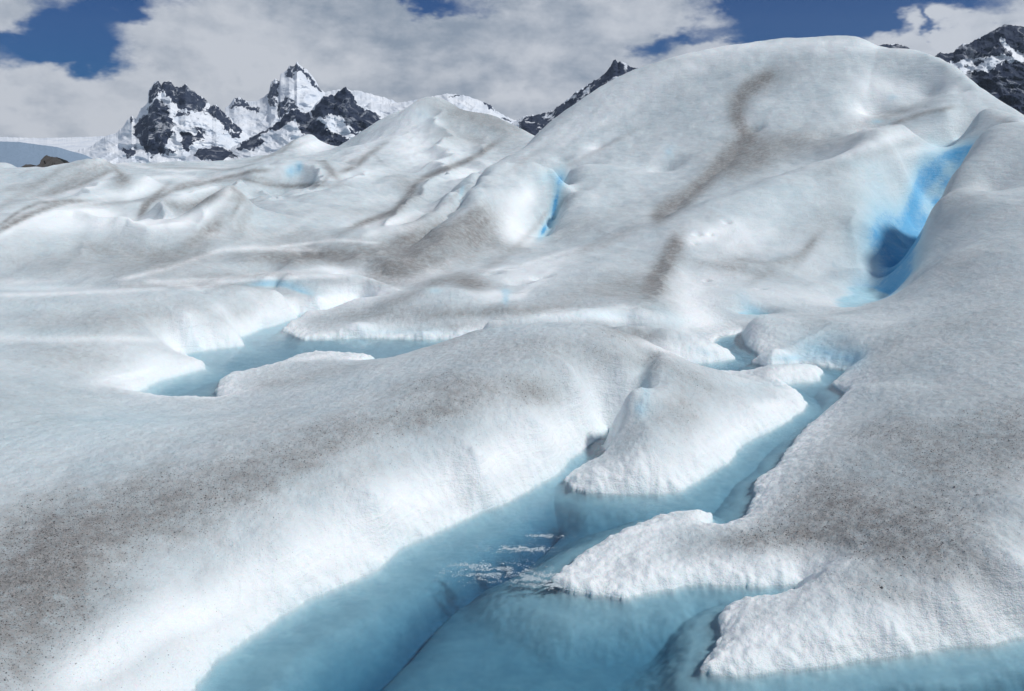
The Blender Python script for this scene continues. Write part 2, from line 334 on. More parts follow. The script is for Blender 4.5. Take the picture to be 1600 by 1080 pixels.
# round the viewer, out of the frame
for a in range(0, 360, 20):
    if a in (0, 20, 340): continue
    for r_, z_ in ((1.2, 2.3), (3.0, 1.6 if 40 < a < 320 else 1.2)): C.append((r_ * math.sin(math.radians(a)), r_ * math.cos(math.radians(a)), z_))
for px in (300, 800, 1300): HID((px, 2.4, 1.3), (px, 3.6, .7))
C = np.array(C)

PHI0 = math.radians(35)
def solve():
    r = np.hypot(C[:, 0], C[:, 1]); ph = np.arctan2(C[:, 0], C[:, 1]); v = np.log(r)
    keep = np.abs(ph) < math.radians(48)
    P = np.stack([ph[keep], v[keep]], 1); s = (C[keep, 2] - H) / r[keep] + H / (r[keep] + 0.0)
    # s is height above the water divided by distance
    d2 = ((P[:, None] - P[None]) ** 2).sum(-1); c2 = .007 ** 2
    K = np.sqrt(d2 + c2); n = len(P)
    A = np.zeros((n + 3, n + 3)); A[:n, :n] = K - np.eye(n) * .0004
    A[:n, n] = A[n, :n] = 1; A[:n, n + 1:] = P; A[n + 1:, :n] = P.T
    w = np.linalg.solve(A, np.concatenate([s, [0, 0, 0]]))
    return P, w, c2
RB = solve()
def rbf(ph, v):
    P, w, c2 = RB; n = len(P); out = np.empty(ph.size); phf = ph.ravel(); vf = v.ravel()
    for i in range(0, ph.size, 8192):
        a = phf[i:i + 8192, None]; b = vf[i:i + 8192, None]
        K = np.sqrt((a - P[:, 0]) ** 2 + (b - P[:, 1]) ** 2 + c2)
        out[i:i + 8192] = K @ w[:n] + w[n] + w[n + 1] * a[:, 0] + w[n + 2] * b[:, 0]
    return out.reshape(ph.shape)

# coarse lattice of the solved surface, then bicubic-ish lookup
LP = np.linspace(-math.radians(44), math.radians(44), 560); LV = np.linspace(math.log(.7), math.log(190), 620)
LG = rbf(*np.meshgrid(LP, LV, indexing='ij'))
def catmull(G, x, y):
    """smooth lookup in a lattice"""
    nx, ny = G.shape; x = np.clip(x, 1, nx - 2.001); y = np.clip(y, 1, ny - 2.001)
    ix = x.astype(np.int32); iy = y.astype(np.int32); fx = x - ix; fy = y - iy
    def wts(t): return (-.5 * t + t * t - .5 * t ** 3, 1 - 2.5 * t * t + 1.5 * t ** 3, .5 * t + 2 * t * t - 1.5 * t ** 3, -.5 * t * t + .5 * t ** 3)
    wx = wts(fx); wy = wts(fy); o = 0
    for a in range(4):
        t = 0
        for b in range(4): t = t + wy[b] * G[ix + a - 1, iy + b - 1]
        o = o + wx[a] * t
    return o
def wild(x, y):
    """rolling ice out of the frame"""
    r = np.hypot(x, y)
    return 1.6 + np.minimum(r, 60) * .02 + fbm(x / 22, y / 22, 3, .5, 91) * np.clip(r / 40, 0, 1) * 2.0
CRACK = [pz(x, y, 0)[:2] for x, y in ((470,1130),(515,1075),(560,1020),(620,968),(655,930),(700,892),(745,862),(785,842),(835,812),(862,790))]
NOTCH = [pz(x, y, .3)[:2] for x, y in ((930,694),(958,668),(990,648),(1000,625),(1006,603))]
SHELF = water_poly([(250,1150),(345,1040),(450,990),(560,945),(640,910),(700,870),(770,842),(800,826),(770,800),(700,800),(600,850),(400,940),(200,1100)])
PITS = [ # px,py,Y, radius m, depth m : melt holes in the dome and the mid ground
    (1040,240,45,1.0,.5),(878,232,50,.5,.25),(935,212,51,.7,.3),(1362,150,47,1.2,.7),(1362,190,44,1.0,.5),(1180,198,47,.5,.3),(1290,212,44,.8,.25),(1500,150,45,.5,.2),
    (790,455,22.5,.35,.3),(815,432,25,.4,.25),(845,432,25.5,.35,.2),(770,418,26.5,.3,.2),(788,408,27.5,.3,.2),(1105,430,26,.12,.1),(1090,363,30,.18,.12),(1136,346,31,.18,.12),(1085,382,29,.15,.1),
    (1110,369,30,.12,.08),(1190,450,24.4,.15,.08),(1180,480,22.0,.5,.4),(660,345,37,.6,.3),(722,297,46,.6,.4),(745,262,52,.6,.35),(600,348,36,.4,.2),(443,412,26.5,.25,.15),(640,460,23.4,.35,.2),
    (1420,190,42,.6,.25)]
def height(x, y):
    r = np.hypot(x, y); ph = np.arctan2(x, y); v = np.log(np.maximum(r, .7))
    gx = (ph - LP[0]) / (LP[1] - LP[0]); gy = (v - LV[0]) / (LV[1] - LV[0])
    z = catmull(LG, gx, gy) * r
    side = sstep(np.abs(ph), math.radians(36), math.radians(43)); far = sstep(v, math.log(130), math.log(175))
    zf = .2 + fbm(x / 30, y / 30, 3, .5, 5) * .9 - np.clip(r - 140, 0, 5000) * .026
    zw = wild(x, y)
    z = z * (1 - far) + zf * far
    z = z * (1 - side) + zw * side
    # swells and melt scallops
    near = 1 - sstep(r, 15, 40)
    z = z + fbm(x / 3.1, y / 3.1, 3, .5, 11) * (.035 + .035 * (1 - near)) + fbm(x / .8, y / 1.1, 2, .5, 23) * (.010 + .016 * (1 - near))
    for px, pyy, Y, rad, dep in PITS:
        cx, cy, _ = py_(px, pyy, Y); d2 = ((x - cx) ** 2 + (y - cy) ** 2) / rad ** 2
        z = z - dep * np.exp(-d2 * 1.4)
    return z
def finish(x, y, z):
    """cut the meltwater basins and give the banks their granular, steep edge"""
    r = np.hypot(x, y)
    m = (y > 2.8) & (y < 32) & (np.abs(x) < 20)
    sd = np.full(x.shape, 9.0, np.float32); sdl = sd.copy()
    xm, ym = x[m], y[m]
    wob = (fbm(xm / .55, ym / .55, 3, .6, 3) * .035 + vnoise(xm / .07, ym / .07, 5) * .012 * (1 - sstep(np.hypot(xm, ym), 8, 15))) 
    sd[m] = poly_sd(xm, ym, P_NEAR) + wob; sdl[m] = poly_sd(xm, ym, P_LEFT) + wob * 1.6
    s = np.minimum(sd, sdl)
    out = s > 0
    rise = 1 - np.exp(-np.maximum(s, 0) / .13)
    w = 1 - sstep(s, .6, 1.6)
    zo = np.maximum(z, .07) * rise * w + z * (1 - w)
    # basins
    d = np.maximum(-s, 0)
    dc, tc = line_d(xm, ym, CRACK); dcc = np.full(x.shape, 9.0, np.float32); dcc[m] = dc
    bank = .10 + .55 * d
    plate = .26 + .03 * fbm(x / 1.3, y / 1.3, 2, .5, 41) + .16 * sstep(x, .0, 2.6) * sstep(-y, -9.5, -6.5) + .8 * sstep(x, 2.2, 3.8) * sstep(-y, -6.9, -5.4)
    lw = .16 + .26 * sstep(-x - .25 * (y - 9), -.6, 1.2) + .06 * fbm(x / .8, y / .8, 2, .5, 43)
    floor_near = .02 + .09 * (1 - np.exp(-d / .08)) + (plate - .09) * sstep(d, lw, lw + .5)
    dep = floor_near + .20 * np.exp(-(dcc / .09) ** 2) + .12 * np.exp(-(dcc / .3) ** 2)
    dep = np.where(sdl < sd, .20 * (1 - np.exp(-(.03 + d) * 1.2 / .3)), dep)
    zi = -dep + .012 * fbm(x / .5, y / .5, 2, .5, 8) * sstep(d, 0, .4)
    zz = np.where(out, zo, np.minimum(zi, z + .5))
    dn, tn = line_d(xm, ym, NOTCH); k = np.zeros(x.shape, np.float32); k[m] = np.exp(-(dn / (.08 + .16 * tn)) ** 2) * (.26 - .04 * tn)
    zz = zz - k
    return zz, sd, sdl

# ------------------------------------------------------------------ surface paint: grit bands, clean rims, blue ice, some painted light and shade
# px, py, half-length, half-width, tilt (positive = rising to the right), strength, distance window centre or None
DIRT_SHADE = [  # grit, plus painted shade in the hollow behind the first wave
 (40,900,130,90,.6,1.0),(0,960,90,110,.5,.9),(150,830,160,60,.5,.75),(300,780,170,50,.42,.6),(470,710,150,38,.4,.5),(620,660,120,26,.35,.36),(740,600,120,22,.12,.34),(845,615,46,24,.1,.8),(700,640,90,18,.35,.4),(0,1060,60,60,.3,.6),
 (560,740,90,16,.45,.2),(400,770,120,22,.5,.25),(120,960,70,40,.6,.5),(1070,640,36,44,-.3,.42),(1100,600,90,16,-.45,.3),(990,520,52,13,-.15,.55),(940,560,160,26,-.05,.3),(800,545,120,18,.1,.22),(650,600,90,18,.3,.2),
 (430,600,70,10,.1,.4),(520,580,70,9,.2,.25),(230,500,170,26,.03,.42),(380,490,80,14,.15,.35),(120,560,100,22,-.1,.32),(60,640,110,30,-.1,.14),
 (1450,640,170,120,0,.16),(1350,800,190,70,-.12,.75),(1450,860,150,50,-.2,.7),(1250,845,100,28,-.05,.75),(1500,720,140,70,-.2,.42),(1400,930,90,22,-.2,.6),(1530,900,80,26,-.1,.5),(1180,850,80,14,0,.4),(1090,870,60,14,0,.25),(1580,650,80,60,0,.25),(1420,690,80,30,-.1,.3),(1550,470,90,60,.2,.14),(1500,300,40,70,.9,.22),
 (1240,220,130,20,.08,.42),(1200,130,60,20,.5,.3),(1190,240,80,22,.2,.5),(1390,180,60,8,.28,.5),(1340,250,110,12,.3,.22),(950,340,80,20,.3,.22),
 (1010,460,30,50,1.3,.35),(1030,490,40,16,-.4,.35),(950,450,90,24,.1,.3),(1150,420,80,9,-.15,.4),(1260,390,40,9,.9,.45),(1210,420,60,8,.5,.3),(1275,340,20,60,-1.2,.14),
 (640,395,46,30,.5,.85),(620,425,44,16,.2,.9),(700,370,80,22,.4,.7),(750,360,34,34,-.3,.65),(780,385,50,12,-.2,.4),(690,410,60,18,.4,.5),(500,400,100,15,.03,.85),(420,400,60,10,0,.45),(560,395,60,14,.1,.5),(600,420,26,14,0,.5),
 (735,441,36,12,-.15,1.0),(690,440,36,7,.2,.5),(560,442,70,7,-.05,.45),(620,470,60,10,.35,.5),(740,490,130,10,.05,.55),(690,520,70,9,0,.55),(820,480,60,8,0,.35),(580,490,90,8,.1,.3),(720,512,50,8,0,.5),
 (330,432,60,8,.05,.4),(420,430,60,6,.05,.4),(360,445,90,5,0,.3),(250,445,100,7,0,.25),
 (20,350,60,5,.45,.9),(60,330,60,5,.35,.6),(110,317,60,3,.1,.4),(225,325,16,6,1.1,1.0),(245,305,26,5,.75,.9),(290,288,40,4,.3,.6),(345,283,60,3,.06,.35),(320,315,46,7,.45,.55),(290,320,40,9,0,.3),(190,280,12,16,-.8,.7),(100,290,80,6,.35,.5),(150,262,60,6,.3,.3),(170,318,60,4,.1,.4),  # strokes inside the bowl carry its shade
 (120,275,60,16,.3,.3),(40,300,50,7,.5,.4),(300,385,80,14,.5,.3),(340,350,40,12,.9,.35),(380,345,34,10,1.2,.35),(250,410,120,20,0,.3),(100,410,110,22,0,.28),(430,370,120,16,0,.3),(372,310,10,24,1.5,.45),(480,330,70,10,0,.12),
 (470,291,60,3,0,.7),(515,268,28,6,-.8,.6),(410,280,30,3,-.2,.4),(570,245,50,5,.6,.5),(545,255,30,4,.5,.45),(430,240,50,3,.35,.5),(455,222,26,2,.6,.45),(700,262,50,4,.35,.5),(760,232,34,4,.5,.5),(640,295,14,30,.9,.5),(620,325,40,8,.7,.5),(570,348,50,6,.4,.5),(660,340,60,9,.5,.3),(720,172,70,14,-.2,.5),(770,195,50,14,-.4,.6),(740,218,60,12,-.2,.45),(700,200,30,20,.3,.3),
 (650,360,60,6,.45,.3),(560,330,60,10,.2,.2),(730,190,60,10,-.25,.3),(1570,190,30,6,-.4,.3),(720,300,30,4,.6,.3),(820,250,60,6,.6,.2),(250,258,60,3,0,.3),(320,264,60,2,0,.3)]
CLEAN_LIT = [  # clean ice, plus lit faces painted paler
 (300,960,190,44,.5,1.0),(480,880,170,46,.45,1.0),(640,790,140,46,.35,1.0),(780,720,120,40,.4,1.0),(880,680,70,36,.4,.95),(930,650,60,20,.3,.8),(150,1040,120,40,.5,.9),(960,740,90,24,-.05,.9),(1080,740,60,22,.5,.9),(1150,680,90,24,.4,.95),(1210,635,60,16,.1,.9),
 (1060,545,60,12,-.3,.9),(1030,545,40,8,-.35,1.0),(1110,545,36,9,-.5,.9),(1230,580,60,12,.1,.95),(960,495,120,9,-.02,.9),(860,493,80,8,.05,.9),(1000,490,50,9,-.2,.8),
 (960,870,90,40,.3,.85),(1030,820,80,14,.15,.8),(1150,770,50,30,.9,.7),(940,910,90,20,0,.9),(1060,895,90,12,0,.8),(1200,990,110,44,.2,.85),(1350,990,140,28,.12,.75),(1540,970,100,22,.15,.75),(1200,930,60,16,.1,.7),(1270,700,50,40,.9,.4),(1300,920,60,14,0,.6),(1230,780,60,20,.5,.5),
 (230,580,70,12,.3,.95),(190,592,60,10,.1,.8),(330,535,80,7,.1,.95),(200,530,160,6,-.02,.6),(60,530,90,6,0,.5),(420,505,60,8,.4,.95),(520,470,80,12,.1,1.0),(570,458,60,8,.1,.9),(430,428,90,4,.1,.8),(300,438,90,4,.05,.8),(400,437,100,3,.05,.7),(60,450,90,5,0,.6),(30,440,60,5,0,.5),(490,558,90,6,.08,.85),(560,520,120,6,0,.75),(380,578,46,6,.3,.6),
 (80,350,80,18,.1,.5),(200,350,120,14,0,.6),(310,335,60,9,.4,.55),(130,340,90,16,0,.45),(600,435,34,8,0,.6),(560,428,40,6,0,.5),(800,345,34,30,-.8,1.0),(815,370,30,18,-.4,.9),(820,310,30,20,.6,.9),(645,185,36,30,1.2,1.0),(645,225,36,34,-1.3,.9),(620,205,40,20,.6,.8),(570,230,40,14,.7,.7),(485,225,30,14,0,.9),(560,270,60,12,.2,.5),  # scoop and pale peak whitened on their lit faces
 (690,235,60,30,0,.4),(730,270,34,14,.4,.7),(600,350,60,6,.1,.8),(620,360,40,9,.2,.7),(460,265,26,14,0,.7),(160,250,30,14,.5,.5),(280,310,30,10,0,.4),(180,305,60,10,.2,.5),(230,290,30,12,.6,.5),(330,280,70,5,.2,.6),(330,366,26,9,0,.8),
 (820,430,60,14,.1,.65),(780,460,40,9,0,.9),(860,410,60,8,.2,.6),(690,428,60,6,.2,.5),(1110,365,60,16,.25,1.0),(1160,375,50,20,.4,.7),(1080,470,40,34,-.9,1.0),(1100,500,36,20,-.5,1.0),(1130,440,50,26,-.3,.5),(1200,460,90,12,.05,.4),(1180,510,50,12,0,.3),
 (1370,140,40,20,-.5,.8),(1350,180,26,24,1.2,.9),(1420,140,40,14,0,.5),(1160,195,20,10,.8,.7),(900,190,120,20,.55,.4),(1050,110,160,16,.25,.5),(1300,75,160,10,0,.45),(1040,240,30,12,.8,.5),(925,235,40,12,.6,.6),(1480,130,90,10,-.6,.4),(1000,150,80,20,.5,.3),(1380,220,90,10,.25,.6),(1445,235,40,8,.1,.9),(1320,240,90,9,.3,.3),(1290,470,60,12,0,.3),(1370,430,20,20,0,.4)]
BLUE = [  # blue ice, plus painted shadow in the alcove and the notch
 (1440,300,22,80,-.35,.7,31),(1400,380,40,60,-.3,.9,24.6),(1425,330,16,90,-.25,.95,29),(1400,425,40,46,-.4,1.0,24.4),(1370,465,44,18,.4,1.0,23.6),(1490,240,40,18,.3,1.0,34),(1460,270,28,22,.6,.95,32.5),(1375,370,28,34,0,.9,24.6),(1370,300,34,60,0,.4,30),(1345,450,30,24,.3,.6,23.5),(1430,400,16,50,-.2,1.0,26.5),(1385,340,30,26,0,.5,24.6),(1340,380,30,60,0,.25,24.6),
 (1518,230,22,13,.6,.8,33.6),(1500,255,22,14,.9,.8,32.2),(1480,285,22,14,1.0,.85,30.7),(1462,315,20,15,1.0,.9,29.3),(1446,345,20,17,1.1,.9,28.3),(1434,378,22,20,1.2,.95,27),(1422,408,24,26,1.2,.95,25.8),(1406,436,26,24,.9,1.0,24.6),(1376,460,30,16,.4,.9,23.4),
 (868,320,8,46,-.22,1.0),(876,280,14,18,-.2,.8),(856,275,22,12,.4,.45),(850,360,7,20,-.5,1.0),(455,268,12,14,-.4,.8),(468,262,8,14,0,.8),(1165,470,26,14,-.8,.45),(1180,485,24,10,0,.6),(1290,550,60,18,-.2,.75),(1240,560,50,9,0,.6),(1330,560,30,18,.5,.6),(1300,525,50,14,0,.4),  # last strokes paint the cast shadow in the alcove
 (1010,610,12,34,.15,.45),(1000,640,12,16,.3,.6),(1160,540,16,14,0,.5),(1140,470,30,20,0,.1),(760,512,80,7,0,.2),(640,520,120,5,0,.3),(1100,550,30,7,-.3,.4),(430,445,50,5,-.1,.5),(470,455,26,4,-.3,.8),(450,440,40,5,0,.4),(410,446,30,3,0,.5),  # first strokes paint the blue shadow in the notch
 (1330,255,40,12,0,.2),(660,180,20,14,-.3,.3),(722,298,5,14,-.3,.6),(1370,190,12,4,0,.6),(1395,152,10,4,0,.5),(1045,238,10,14,-.5,.5),(650,200,90,40,0,.12),(900,150,80,20,.5,.1),(1040,490,40,12,-.4,.35),(930,490,60,8,0,.25),(1225,310,90,50,0,.16),(1210,600,60,5,0,.3),(790,468,7,10,0,.7),(788,455,8,6,0,.5),(680,455,14,6,0,.5),(795,456,10,6,0,.4),
 (60,480,60,6,0,.2),(40,450,60,6,0,.2),(60,520,80,12,0,.15),(80,660,160,60,0,.22),(230,660,120,20,0,.2)]
def line_strokes(lines):
    o = []
    for pts, w, amp in lines:
        for (xa, ya), (xb, yb) in zip(pts[:-1], pts[1:]):
            L = math.hypot(xb - xa, yb - ya); m = max(1, round(L / 28))
            for i in range(m):
                t = (i + .5) / m; o.append((xa + (xb - xa) * t, ya + (yb - ya) * t, L / m * .62 + w * .3, w, math.atan2(ya - yb, xb - xa), amp * .95))
    return o
DIRT_SHADE += line_strokes([
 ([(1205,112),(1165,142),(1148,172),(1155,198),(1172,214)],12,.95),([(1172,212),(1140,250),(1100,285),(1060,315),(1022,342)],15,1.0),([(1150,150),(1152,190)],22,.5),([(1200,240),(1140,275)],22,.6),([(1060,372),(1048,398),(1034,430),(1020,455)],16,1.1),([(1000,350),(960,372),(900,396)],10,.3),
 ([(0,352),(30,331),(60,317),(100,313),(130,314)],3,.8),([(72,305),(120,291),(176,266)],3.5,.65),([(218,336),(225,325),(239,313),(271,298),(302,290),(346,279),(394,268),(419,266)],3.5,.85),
 ([(378,279),(409,287),(456,292),(500,286)],2.5,.75),([(258,316),(286,325),(315,315),(346,296),(357,285)],6,.5),([(356,286),(375,304),(372,320),(362,338)],5,.5),([(346,348),(308,370),(277,395)],9,.4),  # the bowl line paints the shade inside the hollow
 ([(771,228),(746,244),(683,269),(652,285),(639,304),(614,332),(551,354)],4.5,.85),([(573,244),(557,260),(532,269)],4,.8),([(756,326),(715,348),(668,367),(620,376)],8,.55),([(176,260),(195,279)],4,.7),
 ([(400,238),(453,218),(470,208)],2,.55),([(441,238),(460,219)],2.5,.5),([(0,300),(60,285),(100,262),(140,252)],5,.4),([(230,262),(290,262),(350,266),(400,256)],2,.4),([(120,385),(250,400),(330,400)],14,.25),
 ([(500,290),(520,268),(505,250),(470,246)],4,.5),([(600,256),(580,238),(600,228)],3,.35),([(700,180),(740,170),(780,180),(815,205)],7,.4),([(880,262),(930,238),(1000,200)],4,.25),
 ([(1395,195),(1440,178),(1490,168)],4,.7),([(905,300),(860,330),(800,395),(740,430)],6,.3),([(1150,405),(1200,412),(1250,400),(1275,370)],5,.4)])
CLEAN_LIT += line_strokes([
 ([(0,368),(30,348),(70,330),(130,327),(180,338),(230,350),(290,347),(330,330),(350,305),(364,290)],9,.8),([(66,310),(120,321)],3,.7),([(100,303),(150,288),(174,275)],5,.65),([(201,307),(227,285)],7,.7),
 ([(227,279),(283,274),(315,282)],4,.75),([(283,304),(331,291),(343,286)],5,.75),([(176,253),(233,262),(283,267),(346,262)],3,.7),([(189,436),(261,420),(346,391),(394,388),(500,391)],4,.95),
 ([(233,439),(315,449),(362,437),(430,431),(532,432)],5,.95),([(0,461),(126,457),(252,451)],4,.7),([(430,386),(526,375),(589,380)],2.5,.9),([(639,439),(683,420),(715,405)],8,.7),([(746,424),(809,417),(900,389)],4,.7),
 ([(768,471),(809,464),(866,420)],5,.7),([(560,440),(600,436),(640,440)],5,.5),([(500,420),(560,425),(600,432)],6,.7),([(380,372),(440,366),(500,330),(600,344)],5,.2),([(860,235),(900,205),(950,185)],8,.35),([(1060,88),(1180,70),(1330,64)],6,.6),([(570,370),(620,345),(700,318)],7,.5),([(640,160),(655,190),(650,225),(665,250)],12,.6)])  # last line whitens the lit side of the pale peak
BLUE += line_strokes([([(395,444),(425,441),(462,446),(494,458)],4,.4),([(800,500),(900,496),(1000,494),(1060,508)],5,.2),([(560,512),(640,516),(700,512)],8,.2)])
def project(x, y, z):
    zc = y * math.cos(TH) - (z - H) * math.sin(TH); yc = y * math.sin(TH) + (z - H) * math.cos(TH)
    zc = np.maximum(zc, .05); return 800 + F * x / zc, 540 - F * yc / zc

# ------------------------------------------------------------------ materials
def new_mat(name):
    m = bpy.data.materials.new(name); m.use_nodes = True; return m, N(m.node_tree)
def ice_material():
    m, k = new_mat('glacier ice')
    pos = k.n('ShaderNodeNewGeometry').outputs['Position']
    at = k.n('ShaderNodeAttribute', _attribute_name='paint')
    sp = k.n('ShaderNodeSeparateColor', Color=at.outputs['Color']); dirt_shade, clean_lit, blue = sp.outputs[0], sp.outputs[1], sp.outputs[2]
    n_big = k.noise(pos, .9, 5, .6); n_mid = k.noise(pos, 5.5, 5, .65); n_fin = k.noise(pos, 34, 4, .7); n_gr = k.noise(pos, 110, 2, .6)
    # streaks that follow the bedding of the ice
    stv = k.vmath('MULTIPLY', pos, (1.2, .35, 5.0)).outputs[0]; n_st = k.noise(stv, 1.6, 5, .62, .6)
    edge = k.math('ADD', k.math('MULTIPLY', k.math('SUBTRACT', n_mid, .5), .9), k.math('MULTIPLY', k.math('SUBTRACT', n_fin, .5), .9))
    edge = k.math('ADD', edge, k.math('MULTIPLY', k.math('SUBTRACT', n_st, .5), .5))
    gr = k.math('ADD', k.math('MULTIPLY', k.math('SUBTRACT', n_fin, .5), 1.6), k.math('MULTIPLY', k.math('SUBTRACT', n_mid, .5), 1.2))
    d = k.math('ADD', dirt_shade, k.math('MULTIPLY', k.math('ADD', edge, gr), k.math('ADD', .05, k.math('MULTIPLY', dirt_shade, .75))), clamp=True)
    c = k.math('ADD', clean_lit, k.math('MULTIPLY', edge, k.math('MULTIPLY', clean_lit, .45)), clamp=True)
    base = k.mix(k.ramp(n_big, .3, .7), (.46, .55, .60), (.59, .655, .69))
    base = k.mix(k.math('MULTIPLY', k.ramp(n_st, .35, .7), .55), base, (.64, .72, .755))
    base = k.mix(k.math('MULTIPLY', k.ramp(n_mid, .45, .75), .3), base, (.50, .50, .50))
    base = k.mix(c, base, (.88, .93, .96))
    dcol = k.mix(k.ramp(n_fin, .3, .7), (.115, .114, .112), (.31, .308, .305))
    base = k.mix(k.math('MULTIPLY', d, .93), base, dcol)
    # single grains of grit lying in the dirt
    vor = k.n('ShaderNodeTexVoronoi', Vector=pos, Scale=38.0, Randomness=1.0); vor2 = k.n('ShaderNodeTexVoronoi', Vector=pos, Scale=75.0)
    keep = k.math('GREATER_THAN', k.math('ADD', k.math('MULTIPLY', dirt_shade, .62), -.02), k.n('ShaderNodeSeparateColor', Color=vor.outputs['Color']).outputs[0])
    keep2 = k.math('GREATER_THAN', k.math('MULTIPLY', dirt_shade, .7), k.n('ShaderNodeSeparateColor', Color=vor2.outputs['Color']).outputs[1])
    spot = k.math('MULTIPLY', k.ramp(vor.outputs['Distance'], .16, .30, 1, 0), keep); spot2 = k.math('MULTIPLY', k.ramp(vor2.outputs['Distance'], .18, .34, 1, 0), keep2)
    base = k.mix(k.math('MULTIPLY', k.math('MAXIMUM', spot, spot2), .62), base, (.09, .09, .10))
    bl = k.math('ADD', blue, k.math('MULTIPLY', edge, k.math('MULTIPLY', blue, .35)), clamp=True)
    bcol = k.mix(k.ramp(bl, .1, .75), (.56, .76, .83), (.36, .64, .79)); bcol = k.mix(k.ramp(bl, .7, 1.0), bcol, (.08, .38, .68))
    base = k.mix(k.math('MULTIPLY', bl, .96), base, bcol)
    # submerged ice: clean blue floor
    z = k.n('ShaderNodeSeparateXYZ', Vector=pos).outputs[2]
    base = k.mix(k.ramp(z, -.06, .01, 1, 0), base, k.mix(k.ramp(n_mid, .3, .7), (.40, .62, .71), (.31, .51, .61)))
    hgt = k.math('ADD', k.math('MULTIPLY', n_mid, .04), k.math('MULTIPLY', n_fin, .024)); hgt = k.math('ADD', hgt, k.math('MULTIPLY', n_gr, .012))
    hgt = k.math('ADD', hgt, k.math('MULTIPLY', n_st, .05))
    bp = k.n('ShaderNodeBump', Strength=k.ramp(z, -.04, .02, .08, .68), Distance=1.0, Height=hgt)
    p = k.n('ShaderNodeBsdfPrincipled', Base__Color=base, Roughness=.62, Normal=bp.outputs[0])
    p.inputs['Subsurface Weight'].default_value = .35; p.inputs['Subsurface Scale'].default_value = .12; p.inputs['Subsurface Radius'].default_value = (.35, .8, 1.0)
    p.inputs['Specular IOR Level'].default_value = .35
    k.n('ShaderNodeOutputMaterial', Surface=p.outputs[0])
    return m
def water_material(tint, dens, rough=.03, rip=.35):
    m, k = new_mat('meltwater')
    pos = k.n('ShaderNodeNewGeometry').outputs['Position']
    r1 = k.noise(k.vmath('MULTIPLY', pos, (1, 2.2, 1)).outputs[0], 9, 4, .6, .4); r2 = k.noise(pos, 1.7, 3, .5)
    r3 = k.noise(k.vmath('MULTIPLY', pos, (1, 1.8, 1)).outputs[0], 24, 2, .5, .3)
    h = k.math('ADD', k.math('MULTIPLY', r1, .008), k.math('MULTIPLY', r2, .02)); h = k.math('ADD', h, k.math('MULTIPLY', r3, .0022))
    bp = k.n('ShaderNodeBump', Strength=rip, Distance=1.0, Height=h).outputs[0]
    fr = k.n('ShaderNodeFresnel', IOR=1.33, Normal=bp).outputs[0]
    tr = k.n('ShaderNodeBsdfTransparent', Color=(1, 1, 1, 1)); gl = k.n('ShaderNodeBsdfGlossy', Color=(1, 1, 1, 1), Roughness=rough, Normal=bp)
    mx = k.n('ShaderNodeMixShader', i0=fr, i1=tr.outputs[0], i2=gl.outputs[0])
    vo = k.n('ShaderNodeVolumeAbsorption', Color=(*tint, 1), Density=dens)
    k.n('ShaderNodeOutputMaterial', Surface=mx.outputs[0], Volume=vo.outputs[0])
    return m
def mountain_material():
    m, k = new_mat('rock and snow')
    pos = k.n('ShaderNodeNewGeometry').outputs['Position']
    at = k.n('ShaderNodeAttribute', _attribute_name='paint')
    sp = k.n('ShaderNodeSeparateColor', Color=at.outputs['Color']); rock = sp.outputs[0]; streak = sp.outputs[1]
    a = k.noise(pos, .012, 8, .66); b = k.noise(pos, .045, 6, .7)
    nz = k.math('ADD', k.math('MULTIPLY', k.math('SUBTRACT', a, .5), 1.0), k.math('MULTIPLY', k.math('SUBTRACT', b, .5), 1.2))
    gul = k.noise(k.vmath('MULTIPLY', pos, (1, .6, .55)).outputs[0], .028, 5, .6, .8); gul = k.ramp(gul, .54, .62)
    rk = k.ramp(k.math('ADD', rock, k.math('MULTIPLY', nz, k.math('ADD', .30, streak))), .40, .56)
    rk = k.math('MULTIPLY', rk, k.math('SUBTRACT', 1, k.math('MULTIPLY', gul, k.math('MULTIPLY', streak, 1.1, clamp=True))))
    rcol = k.mix(k.ramp(b, .35, .65), (.009, .016, .042), (.042, .055, .085))
    scol = k.mix(k.ramp(a, .3, .7), (.60, .66, .74), (.80, .83, .87))
    base = k.mix(sp.outputs[2], scol, (.22, .30, .40)); base = k.mix(rk, base, rcol)  # third channel tints the snow with a painted cloud-shadow tone
    bp = k.n('ShaderNodeBump', Strength=1.0, Distance=3.0, Height=b)
    p = k.n('ShaderNodeBsdfPrincipled', Base__Color=base, Roughness=.85, Normal=bp.outputs[0]); p.inputs['Specular IOR Level'].default_value = .1
    k.n('ShaderNodeOutputMaterial', Surface=p.outputs[0])
    return m
ICE, ROCK = ice_material(), mountain_material()

# ------------------------------------------------------------------ the glacier, one sheet from the viewer to the foot of the mountains
def axis_rows():
    v = [math.log(.75)]
    while v[-1] < math.log(4500):
        Y = math.exp(v[-1])
        if Y < 3.2: st = .05
        elif Y < 80: st = 1 / max(450, 2700 / Y) * QUAL
        elif Y < 200: st = 1 / 330 * QUAL
        else: st = .02
        v.append(v[-1] + st)
    return np.array(v)
QUAL = 1.0
mid = np.arange(-34.5, 34.5, .06 * QUAL); out = np.arange(34.5 + 1.5, 325.5 - .5, 2.2)
PHI = np.radians(np.concatenate([mid, out])); PHI = np.where(PHI > np.pi, PHI - 2 * np.pi, PHI)
V = axis_rows(); nr, nc = len(V), len(PHI)
RR = np.exp(V)[:, None]; X = (RR * np.sin(PHI)[None]).astype(np.float32); Yg = (RR * np.cos(PHI)[None]).astype(np.float32)
Zg, SD, SDL = finish(X, Yg, height(X, Yg).astype(np.float32))
far_rise = sstep(np.broadcast_to(RR, X.shape), 300, 3600)
rim = np.exp(-np.maximum(np.minimum(SD, SDL), 0) / .25)
WOB = fbm(X / .21, Yg / .21, 2, .5, 69) * .05
